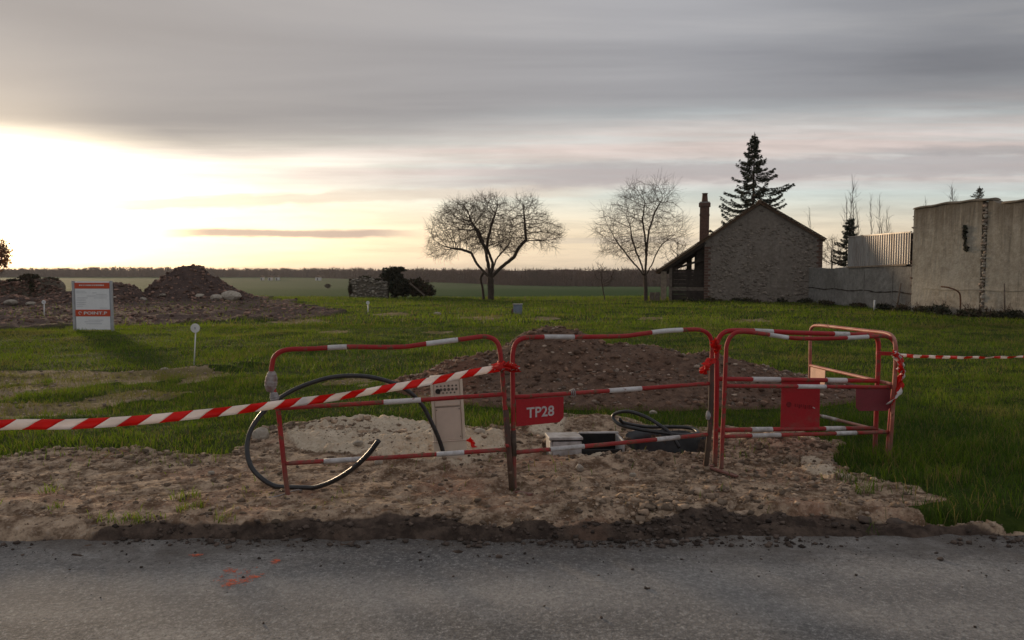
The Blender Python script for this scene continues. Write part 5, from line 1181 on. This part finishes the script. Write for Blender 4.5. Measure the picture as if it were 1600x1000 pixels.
def build_house():
    Y = 40.3; D = 8.5
    def q(x, y, dy=0): return P(x, y, Y + dy)
    xl, xr = q(1103, 450).x, q(1277, 450).x; apex = q(1188, 319.5); er = q(1277, 375); el = q(1103, 375.5); g = -.12
    root = empty('stone_house', ((xl + xr) / 2, Y, 0), 'old stone outbuilding with plain gable, tiled roof and open lean-to', 'house')
    MB().prism([(xl, Y, g), (xr, Y, g), (xr, Y, er.z), (apex.x, Y, apex.z), (xl, Y, el.z)], (0, D, 0)).build('wall', M['gable'], root)
    # roof slabs with verge
    th = .13
    def slab(name, x0, z0, x1, z1, y0, y1):
        d = Vector((x1 - x0, 0, z1 - z0)).normalized(); n = Vector((-d.z, 0, d.x)); n = n if n.z > 0 else -n
        a, b = Vector((x0, y0, z0)), Vector((x1, y0, z1)); o = MB().prism([a, b, b + n * th, a + n * th], (0, y1 - y0, 0)).build(name, M['tile'], root)
        L = (b - a).length; k_ = int(L / .17); mb = MB()
        for i in range(k_ + 1):                      # verge tiles, each a little tilted course
            c_ = a.lerp(b, (i + .5) / (k_ + 1)) + n * (th + .018); mb.beam(c_ - d * .11 + Vector((0, -.045, 0)), c_ + d * .11 + Vector((0, -.045, 0)) + n * .018, .30, .028, n)
        mb.build('verge_tiles', M['tile'], o)
        return o
    eaveL = q(1029, 428); eR = q(1281, 378.5)
    ap = Vector((apex.x, 0, apex.z + .02))
    slab('roof', eR.x, eR.z, ap.x, ap.z, Y - .16, Y + D + .2); slab('roof', eaveL.x, eaveL.z, ap.x - .002, ap.z + .001, Y - .18, Y + D + .2)
    mb = MB()
    for i in range(20): mb.tube([(ap.x, Y - .2 + i * .44, ap.z + .13), (ap.x, Y - .2 + i * .44 + .43, ap.z + .145)], [.12, .14], 8)
    mb.build('ridge_tiles', M['tile'], root)
    # stones standing a little proud of the worn render
    pos, sz = [], []
    for _ in range(1500):
        x = random.uniform(xl + .3, xr - .25); top_ = min(el.z + (apex.z - el.z) * (x - xl) / (apex.x - xl), er.z + (apex.z - er.z) * (xr - x) / (xr - apex.x)) - .25; z = random.uniform(.0, top_)
        if nz(x * 4, z * 4, 3.0, 8) + .25 * z / 5 > .42: pos.append((x, Y + .025, z)); sz.append(random.uniform(.05, .12))
    V0 = len(C.objects); st = rocks('wall_stones', pos, sz, M['gablestone'], root, .75)
    for v in st.data.vertices: v.co.y = (v.co.y - .025) * .5 + .018
    # corner bricks
    z = .05; i = 0
    while z < el.z - .3:
        w_ = .34 if i % 2 else .22; MB().box((xl + w_ / 2 - .012, Y + .05, z + .07), (w_, .13, .125), jit=.006).build('corner_brick', M['brick'], root); z += .150; i += 1
    z = .4; i = 0
    while z < er.z - .1:
        w_ = .30 if i % 2 else .2; MB().box((xr - w_ / 2 + .012, Y + .05, z + .07), (w_, .13, .125), jit=.006).build('corner_brick', M['brick'], root); z += .150; i += 1
    # chimney
    cy = Y + 1.4; c0, c1 = P(1085, 380, cy).x, P(1099.5, 380, cy).x; cx = (c0 + c1) / 2; w_ = c1 - c0; zt = P(1100, 314, cy).z; zp = P(1100, 300, cy).z
    ch = MB().box((cx, cy, (zt - .25 - .1) / 2), (w_, w_, zt - .15)).build('chimney', M['brick'], root)
    MB().box((cx, cy, zt - .15), (w_ + .12, w_ + .12, .20)).build('crown', M['brick'], ch); MB().box((cx, cy, zt - .02), (w_ + .03, w_ + .03, .07)).build('cap', M['concrete'], ch); MB().box((cx, cy, zt - .72), (w_ + .04, w_ + .04, .09)).build('string_course', M['brick'], ch)
    MB().lathe([(.19, 0), (.17, .1), (.14, zp - zt - .05), (.165, zp - zt - .04), (.165, zp - zt), (.1, zp - zt)], (cx, cy, zt + .015), 14).build('chimney_pot', M['brick'], ch, True)
    # lean-to: posts, plank screen, rafters
    lx0 = q(1036, 450).x; rail = q(1040, 426).z
    MB().box((lx0 + .12, Y + .1, (q(1040, 424).z - .1) / 2), (.30, .22, q(1040, 424).z + .1)).build('post', M['palewood'], root); MB().box((lx0 + .50, Y + .12, (q(1040, 418).z - .1) / 2), (.16, .16, q(1040, 418).z + .1)).build('post', M['oldwood'], root)
    MB().box((lx0 + .12, Y + D - .3, .8), (.2, .2, 1.8)).build('post', M['darkwood'], root)
    z = .02; i = 0
    while z < rail:
        hh = random.uniform(.16, .24); yb_ = Y + .26 + random.uniform(0, .05); pale = .50 < z < .70
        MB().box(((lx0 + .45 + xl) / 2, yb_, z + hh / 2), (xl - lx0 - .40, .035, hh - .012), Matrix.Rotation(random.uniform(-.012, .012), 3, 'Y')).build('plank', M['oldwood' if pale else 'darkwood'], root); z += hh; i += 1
    # inner cross wall hides most of what lies behind, two rafters cross the opening
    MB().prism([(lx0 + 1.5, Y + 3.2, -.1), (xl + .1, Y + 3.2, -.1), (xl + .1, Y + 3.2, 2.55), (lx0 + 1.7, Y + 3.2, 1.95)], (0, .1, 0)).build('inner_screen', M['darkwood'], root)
    def rf(x, dz): return eaveL.z + (ap.z - eaveL.z) * (x - eaveL.x) / (ap.x - eaveL.x) - dz
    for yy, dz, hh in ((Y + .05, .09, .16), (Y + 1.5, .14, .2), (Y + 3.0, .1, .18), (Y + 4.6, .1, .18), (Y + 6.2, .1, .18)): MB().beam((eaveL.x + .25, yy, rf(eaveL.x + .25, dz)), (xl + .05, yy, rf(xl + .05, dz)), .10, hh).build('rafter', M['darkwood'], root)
    MB().beam((lx0 + .3, Y + .2, rail + .08), (xl - .02, Y + .2, rail + .75), .09, .12).build('brace', M['darkwood'], root); MB().beam((lx0 + .1, Y + .3, rail + .10), (xl, Y + .3, rail + .12), .1, .12).build('tie_beam', M['darkwood'], root)
    for x, z1 in ((xl - .9, 2.5), (xl - .45, 2.9)): MB().box((x, Y + 2.0, z1 / 2), (.3, .1, z1)).build('stored_board', M['darkwood'], root)
    MB().box((xl - .22, Y + .55, 1.6), (.42, .3, 3.4)).build('flue_pier', M['darkwood'], root)
    root.rotation_euler.z = R(-15.5)
build_house()

# low timber fence and stub left of the lean-to
for i, x in enumerate((1019, 1027)):
    c = P(x, 470, 41.5); MB().box((c.x, 41.5, .22), (.26, .05, .55), jit=.02).build('board', M['oldwood'], None, base=(c.x, 41.5, 0)); 
    o = C.objects[-1]; o.name = 'leaning_board'; tag(o, ['left of two short weathered boards at the lean-to foot', 'right of two short weathered boards at the lean-to foot'][i], 'board')

# ------------------------------------------------------------------ walls at the right
M['lowwall'] = wallmat('grey_cement_wall', (.33, .31, .28), (.22, .205, .185), (.15, .135, .12), 14, .008, streak=.55, va=.1)
M['tallwall'] = wallmat('tall_rendered_wall', (.44, .39, .315), (.30, .262, .205), (.52, .475, .395), 9, .010, streak=.45, va=.08, drip=(2.6, 4.3))
M['metal'] = None
def ribmat():
    m, k, b = newmat('galvanised_cladding'); co = k.coord('Object'); n = k.noise(k.mapv(co, (1, 1, .25)), 2.5, 5, .6)
    k.put(b.inputs['Base Color'], k.mix(k.smooth(n, .35, .75), (.42, .395, .37), (.28, .245, .215))); b.inputs['Roughness'].default_value = .5; b.inputs['Metallic'].default_value = .35; return m
M['metal'] = ribmat()
def wall_seg(root, name, a, b, z_top, th, mat, nseg=24, seed=0, rough=.02, zb=-.15):
    """wall between plan points a, b with a height profile z_top(u), slightly uneven face"""
    a, b = Vector((a[0], a[1], 0)), Vector((b[0], b[1], 0)); d = (b - a).normalized(); n = Vector((d.y, -d.x, 0)); n = n if n.x > 0 else -n; rg = random.Random(seed); V, F = [], []; rows = 10
    for i in range(nseg + 1):
        u = i / nseg; p = a.lerp(b, u); zt = z_top(u)
        for j in range(rows + 1): V.append(p + Vector((0, 0, zb + (zt - zb) * j / rows)) + n * (rg.uniform(-1, 1) * rough if 0 < i < nseg else 0))
        V.append(p + n * th + Vector((0, 0, zt))); V.append(p + n * th + Vector((0, 0, zb)))
    m = rows + 3
    for i in range(nseg):
        for j in range(m - 1): F.append((i * m + j, i * m + j + 1, (i + 1) * m + j + 1, (i + 1) * m + j))
    F.append(tuple(range(m))[::-1]); F.append(tuple(nseg * m + j for j in range(m))); return mesh(name, V, F, M[mat], root)
A0 = (15.88, 40.0); A1 = (16.42, 30.45)
def build_low():
    root = empty('low_wall', (16.15, 35.2, 0), 'low grey cement wall with dark crack line between house and tall wall', 'wall')
    zl = P(1258, 419.5, 40).z; zr = P(1421, 416, 30.45).z
    wall_seg(root, 'wall_panel', A0, A1, lambda u: zl + (zr - zl) * u + .03 * math.sin(u * 17) + (.10 if u < .04 else 0), .22, 'lowwall', 40, 1, .008)
    a, b = Vector((*A0, 0)), Vector((*A1, 0)); d = (b - a).normalized(); n = Vector((d.y, -d.x, 0)); n = n if n.x < 0 else -n
    pts = [a.lerp(b, u) + n * .010 + Vector((0, 0, .78 - .04 * u + .03 * math.sin(u * 23) + random.uniform(-.012, .012))) for u in [i / 40 for i in range(41)]]
    mb = MB()
    for i in range(40): mb.beam(pts[i], pts[i + 1], .012, random.uniform(.03, .06))
    mb.build('crack', M['darkwood'], root)
    for u in (.33, .62, .86):
        p = a.lerp(b, u); MB().box((p.x + n.x * .011, p.y + n.y * .011, .8), (.015, .05, 1.7)).build('panel_joint', M['lowwall'], root)
    MB().box((A0[0] + .04, A0[1] + .06, .95), (.22, .12, 2.0)).build('end_post', M['concrete'], root)
build_low()
def build_shed():
    a, b = Vector((*A0, 0)), Vector((*A1, 0))
    def uof(px):
        r = (px - 800) / FPX; return (r * A0[1] - A0[0]) / ((A1[0] - A0[0]) - r * (A1[1] - A0[1]))
    u0, u1 = uof(1324), uof(1421); p0, p1 = a.lerp(b, u0), a.lerp(b, u1); d = (p1 - p0).normalized(); n = Vector((d.y, -d.x, 0)); n = n if n.x > 0 else -n
    p0 += n * .02; p1 += n * .02; zt0 = P(1324, 371, p0.y).z; zt1 = P(1421, 363, p1.y).z; zb0 = P(1324, 418, p0.y).z - .0; zb1 = P(1421, 413.5, p1.y).z; L = (p1 - p0).length
    root = empty('metal_shed', p0, 'upright ribbed metal cladding of a shed rising above the low wall', 'shed'); sheets = 7
    for s in range(sheets):
        V, F = [], []; k_ = 24
        for i in range(k_ + 1):
            u = (s + i / k_) / sheets; ph = (i / k_) * 4 % 1; off = .055 * max(0, min(1, (abs(ph - .5) - .18) * 8)); p = p0.lerp(p1, u) - n * (off + (.004 if s % 2 else 0)); zb = zb0 + (zb1 - zb0) * u + .02; zt = zt0 + (zt1 - zt0) * u
            V += [p + Vector((0, 0, zb)), p + Vector((0, 0, zt))]
        F = [(2 * i, 2 * i + 2, 2 * i + 3, 2 * i + 1) for i in range(k_)]; o = mesh('cladding_sheet', V, F, M['metal'], root); so = o.modifiers.new('t', 'SOLIDIFY'); so.thickness = .003; so.offset = 1
    q0, q1 = p0 + n * .06, p1 + n * .06
    MB().prism([q0 + Vector((0, 0, 0)), q1 + Vector((0, 0, 0)), q1 + Vector((0, 0, zt1 - .02)), q0 + Vector((0, 0, zt0 - .02))], n * 5).build('body', M['darkwood'], root)
    MB().beam(p0 - n * .03 + Vector((0, 0, zt0 + .02)), p1 - n * .03 + Vector((0, 0, zt1 + .02)), .08, .05).build('top_trim', M['metal'], root); MB().beam(p0 - n * .045 + Vector((0, 0, zb0 + .01)), p0.lerp(p1, .95) - n * .045 + Vector((0, 0, zb1 + .0)), .06, .07).build('bottom_trim', M['palewood'], root)
build_shed()
T0 = (16.25, 30.1); T1 = (19.75, 19.9)
def build_tall():
    root = empty('tall_wall', (17.5, 26, 0), 'tall stained rendered wall at the right edge with a vertical strip of exposed stones', 'wall')
    a, b = Vector((*T0, 0)), Vector((*T1, 0)); d = (b - a).normalized(); n = Vector((d.y, -d.x, 0)); n = n if n.x > 0 else -n
    def uof(px): r = (px - 800) / FPX; return (r * T0[1] - T0[0]) / ((T1[0] - T0[0]) - r * (T1[1] - T0[1]))
    def zat(px, py): u = uof(px); p = a.lerp(b, u); return P(px, py, p.y).z
    uc0, uc1 = uof(1530), uof(1538.5); us = [0, uof(1470), uof(1529), uof(1545), uof(1557), uof(1600), 1]; zs = [zat(1424, 328), zat(1470, 320), zat(1529, 314), zat(1545, 313), zat(1557, 320), zat(1600, 313.5), zat(1600, 313.5)]
    zt = lambda u: float(np.interp(u, us, zs)) + .015 * math.sin(u * 60)
    c0, c1 = a.lerp(b, uc0), a.lerp(b, uc1)
    wall_seg(root, 'wall_panel', a, c0, lambda u: zt(u * uc0), .45, 'tallwall', 40, 2, .004); wall_seg(root, 'wall_panel', c1, b, lambda u: zt(uc1 + (1 - uc1) * u), .45, 'tallwall', 44, 3, .004)
    wall_seg(root, 'core', c0 + n * .10, c1 + n * .10, lambda u: zt(uc0) - .05, .3, 'tallwall', 3, 4, .02)
    # copings
    for (u0, u1, nm) in ((0, uc1 + .012, 10), (uof(1560), 1, 10)):
        pts = [a.lerp(b, u0 + (u1 - u0) * i / 14) + n * .2 + Vector((0, 0, zt(u0 + (u1 - u0) * i / 14) + .0)) for i in range(15)]
        V, F = [], []
        for p in pts:
            for t in range(7): an = math.pi * t / 6; V.append(p - n * math.cos(an) * .27 + Vector((0, 0, .015 + math.sin(an) * .10)))
        for i in range(14):
            for t in range(6): F.append((i * 7 + t, i * 7 + t + 1, (i + 1) * 7 + t + 1, (i + 1) * 7 + t))
        F += [tuple(range(7))[::-1], tuple(14 * 7 + t for t in range(7))] + [(i * 7, (i + 1) * 7, (i + 1) * 7 + 6, i * 7 + 6) for i in range(14)]
        mesh('coping', V, F, M['tallwall'], root, True)
    # exposed toothing stones in the vertical strip and down the left end
    z = .35; i = 0
    while z < zt(uc0) - .12:
        p = c0.lerp(c1, random.uniform(.2, .8)) + n * random.uniform(.0, .07); r = random.uniform(.07, .13); lump('stone', (p.x, p.y, z), r, M['stone' if i % 3 else 'flint'], parent=root, seed=500 + i, flat=.7, sub=1); z += r * .95; i += 1
    z = .2
    while z < zt(0) - .1:
        p = a + n * random.uniform(.02, .3) - d * .02; r = random.uniform(.05, .09); lump('stone', (p.x, p.y, z), r, M['brick' if i % 3 == 0 else 'flint'], parent=root, seed=600 + i, flat=.7, sub=1); z += r * 1.5; i += 1
    # horizontal ledge where an older plinth shows
    pts = [a.lerp(b, u) - n * .012 + Vector((0, 0, .95 + .02 * math.sin(u * 30))) for u in [.05 + i * .93 / 30 for i in range(31)]]; mb = MB()
    for i in range(30): mb.beam(pts[i], pts[i + 1], .03, .05)
    mb.build('ledge', M['tallwall'], root)
    # hole with ivy, its inner shade a flat black piece
    u = uof(1505); p = a.lerp(b, u) - n * .012; zc = P(1505, 372, p.y).z
    mb = MB(); V = []
    for i in range(15): V.append(p - n * .008 + Vector((0, 0, zc + .50 - .07 * i)) + d * (-.13 + .006 * i + random.uniform(-.05, .05)))
    W = [v + d * random.uniform(.08, .26) * (1 if 1 < j < 6 or j > 10 else .55) for j, v in enumerate(V)]
    mb.prism(V + W[::-1], n * .05).build('hole', M['blackpit'], root)
    leaves('wall_fern', [(p.x - .03, p.y, zc + .3, .05, .13, .2), (p.x - .03, p.y - .03, zc - .05, .04, .10, .25), (p.x - .03, p.y - .1, zc - .40, .05, .12, .12)], 260, .04, 'ivy', root, 77)
    return a, b, n, uof
ta, tb, tn, tu = build_tall()
# brambles at the wall foot
def wall_foot(px):
    if px < 1421: a, b = Vector((*A0, 0)), Vector((*A1, 0))
    else: a, b = Vector((*T0, 0)), Vector((*T1, 0))
    r = (px - 800) / FPX; u = (r * a.y - a.x) / ((b.x - a.x) - r * (b.y - a.y)); return a.lerp(b, u) + Vector((-.35, -.1, 0))
for i, (px, h, wd, lb) in enumerate([(1268, .35, .5, 'low dark weeds where the grey wall meets the house'), (1300, .25, .45, 'low weeds at the foot of the low grey wall, left part'), (1345, .3, .5, 'weeds at the foot of the low grey wall, middle'), (1392, .35, .5, 'weeds at the foot of the low grey wall, right part'), (1424, .45, .45, 'dark bramble at the joint of low and tall wall'),
                                     (1455, .38, .55, 'bramble clump under the tall wall left of the bent pipe'), (1485, .6, .45, 'tallest bramble clump under the tall wall, left of the stone strip'), (1530, .5, .4, 'dark weeds at the foot of the exposed stone strip'), (1562, .35, .45, 'bramble right of the exposed stone strip'), (1588, .5, .5, 'bramble clump at the right edge below the tall wall')]):
    h *= .7; p = wall_foot(px); g = H(p.x, p.y); bl_ = [(p.x + random.uniform(-.2, .2), p.y + random.uniform(-.7, .7) * wd, g + h * random.uniform(.2, .5), .28, wd * .7, h * .55) for _ in range(4)]
    bush('bramble', (p.x, p.y, g), bl_, 550, .06, 'bramble' if i % 3 else 'ivy', lb, 'bramble', 200 + i, (16, h * 1.5, .5, .008), 'brambles along the wall foot')
p = wall_foot(1513); tag(MB().tube(catmull([(p.x, p.y, -.1), (p.x, p.y, .55), (p.x - .05, p.y + .05, .85), (p.x - .2, p.y + .35, 1.0), (p.x - .3, p.y + .75, 1.05)], 6), .03, 8).build('bent_pipe', M['rust'], None, True, base=(p.x, p.y, 0)), 'rusty bent pipe rising out of the weeds before the tall wall', 'pipe')
p = wall_foot(1412); tag(MB().tube([(p.x, p.y, -.1), (p.x + .06, p.y - .2, 1.15)], [.04, .03], 7).build('leaning_pole', M['oldwood'], None, True, base=(p.x, p.y, 0)), 'wooden pole leaning against the end of the low wall', 'pole')
p = wall_foot(1584); tag(MB().tube([(p.x, p.y, -.1), (p.x, p.y + .1, 1.2)], [.03, .02], 7).build('wooden_post', M['oldwood'], None, True, base=(p.x, p.y, 0)), 'thin wooden post before the tall wall near the right edge', 'post')

# grass fringe and weeds at the house foot
for i, (px, lb) in enumerate([(1112, 'grass tuft at the left corner of the gable'), (1150, 'grass tuft at the gable foot, left of its middle'), (1170, 'dark weed at the middle of the gable foot'), (1222, 'grass tuft at the gable foot, right of its middle'), (1245, 'dark weeds at the right end of the gable foot'), (1075, 'grass tufts before the lean-to planks')]):
    c = P(px, 472, 40.0); g = H(c.x, 40.0); bush('weed_tuft', (c.x, 40.0, g), [(c.x + random.uniform(-.2, .2), 40.0, g + .1, .35, .12, .16), (c.x + .4, 40.02, g + .06, .3, .1, .1)], 260, .07, 'ivy' if i % 2 else 'bramble', lb, 'weeds', 300 + i, (10, .3, .3, .006), 'weeds along the gable foot')

# ------------------------------------------------------------------ far woodland, far houses
M['wood_far'] = simple('far_woodland', (.125, .070, .052), (.080, .050, .041), .03, .95)
def edgeY(t): return np.interp(t, [-1.3, -.30, -.12, 0.0, .12, .3, 1.3], [900, 860, 560, 430, 400, 390, 390])
def woodland():
    rg = np.random.default_rng(77); n = 5200; t = rg.uniform(-1.1, 1.05, n); dep = rg.uniform(0, 1, n) ** 1.5 * 40; Y = edgeY(t) + dep; X = t * edgeY(t); g = np.interp(Y, PROF_Y, PROF_Z)
    top = CAMZ + (HORIZ - 417 + fbm(t * 40, t * 0, 1, 4, 5, .7) * 3.0 - .5 + 1.5 * sst(-t, .4, .55) * sst(.62 + t, 0, .1)) / FPX * Y; hh = (top - g) * rg.uniform(.70, 1.06, n); sc = Y / 400
    Vs = []
    # trunks and sprays of bare twigs as slim triangles
    B = np.stack([X, Y, g], -1); w_ = .16 * sc
    Vs.append(np.stack([B + np.stack([-w_, 0 * w_, 0 * w_], -1), B + np.stack([w_, 0 * w_, 0 * w_], -1), B + np.stack([0 * w_, 0 * w_, hh * .97], -1)], 1))
    for q in range(26):
        z0 = hh * rg.uniform(.15, .82, n); a = rg.uniform(0, 6.28, n); L = (hh * .24) * rg.uniform(.5, 1.2, n); el = rg.uniform(.3, 1.3, n)
        p = B + np.stack([0 * a, 0 * a, z0], -1) + np.stack([np.cos(a) * L * .3, np.sin(a) * L * .3, 0 * a], -1); d = np.stack([np.cos(a) * np.cos(el), np.sin(a) * np.cos(el), np.sin(el)], -1) * L[:, None]; ww = (.14 * sc * rg.uniform(.5, 1.6, n))[:, None] * np.array([1, 0, 0.2])
        e_ = p + d; over = np.maximum(e_[:, 2] - (g + hh * 1.03), 0); e_[:, 2] -= over
        Vs.append(np.stack([p - ww, p + ww, e_], 1))
    V = np.concatenate(Vs).reshape(-1, 3); tag(mesh('far_woodland', V, np.arange(len(V)).reshape(-1, 3), M['wood_far']), 'brown bare woodland along the whole horizon', None, None, 'stuff')
    # the dense inside of the wood
    ts = np.linspace(-1.15, 1.1, 900); Ye = edgeY(ts) + 14; Xe = ts * edgeY(ts); ge = np.interp(Ye, PROF_Y, PROF_Z); tp = CAMZ + (HORIZ - 422.0 + fbm(ts * 60, ts * 0, 1, 4, 9) * 2.2) / FPX * Ye
    V, F = [], []
    for i in range(900):
        for yy, zz in ((0, ge[i] - 1), (0, ge[i] + (tp[i] - ge[i]) * .6), (5, tp[i] - .4), (22, tp[i]), (40, ge[i] - 1)): V.append((Xe[i] * (1 + yy / Ye[i]), Ye[i] + yy + 3 * math.sin(i * 2.3 + zz), zz))
    for i in range(899):
        for j in range(4): b = i * 5 + j; F.append((b, b + 5, b + 6, b + 1))
    tag(mesh('woodland_undergrowth', np.array(V), np.array(F), M['wood_far']), 'dense dark undergrowth inside the far woodland', None, None, 'stuff')
woodland()
for i, (px, py, w_, lb) in enumerate([(421, 433, 5, 'tiny far white house left of centre, before the woods'), (432, 433, 4, 'tiny pale far building right beside the far white house'), (496, 432, 7, 'far white house with dark roof, right of the others'), (408, 432, 3, 'smallest far pale shed left of the far houses')]):
    Y = 640.0; c = P(px, py, Y); g = float(np.interp(Y, PROF_Y, PROF_Z)); W = w_ / FPX * Y; root = empty('far_house', (c.x, Y, g), lb, 'house', 'far houses by the wood')
    MB().prism([(c.x - W / 2, Y, g), (c.x + W / 2, Y, g), (c.x + W / 2, Y, g + 2.6), (c.x - W / 2, Y, g + 2.6)], (0, 6, 0)).build('wall', M['white_paint'], root)
    MB().prism([(c.x - W / 2 - .3, Y - .3, g + 2.61), (c.x + W / 2 + .3, Y - .3, g + 2.61), (c.x, Y - .3, g + 4.4)], (0, 6.6, 0)).build('roof', M['tile'], root)
    MB().box((c.x, Y - .05, g + 1.1), (.9, .06, 2.0)).build('door', M['darkwood'], root)
for i, (px, lb) in enumerate([(512, 'lone small far bush in the green field, left of the wall stub')]):
    c = P(px, 444, 260); g = float(np.interp(260, PROF_Y, PROF_Z)); bush('far_bush', (c.x, 260, g), [(c.x, 260, g + .8, 1.1, 1.1, .8)], 300, .25, 'deadleaf' if i else 'bramble', lb, 'bush', 400 + i, (6, 1.4, 1.0, .06))

# ------------------------------------------------------------------ haze
def build_haze():
    m = bpy.data.materials.new('haze'); m.use_nodes = True; t = m.node_tree; t.nodes.clear()
    v = t.nodes.new('ShaderNodeVolumePrincipled'); v.inputs['Color'].default_value = (.95, .90, .85, 1); v.inputs['Density'].default_value = .0002; v.inputs['Anisotropy'].default_value = 0.0
    o = t.nodes.new('ShaderNodeOutputMaterial'); t.links.new(v.outputs[0], o.inputs['Volume'])
    b = MB().box((0, 1250, 8.0), (12600.0, 2760, 34)); h = b.build('haze', m); tag(h, 'thin evening haze over the fields', None, None, 'stuff')
build_haze()
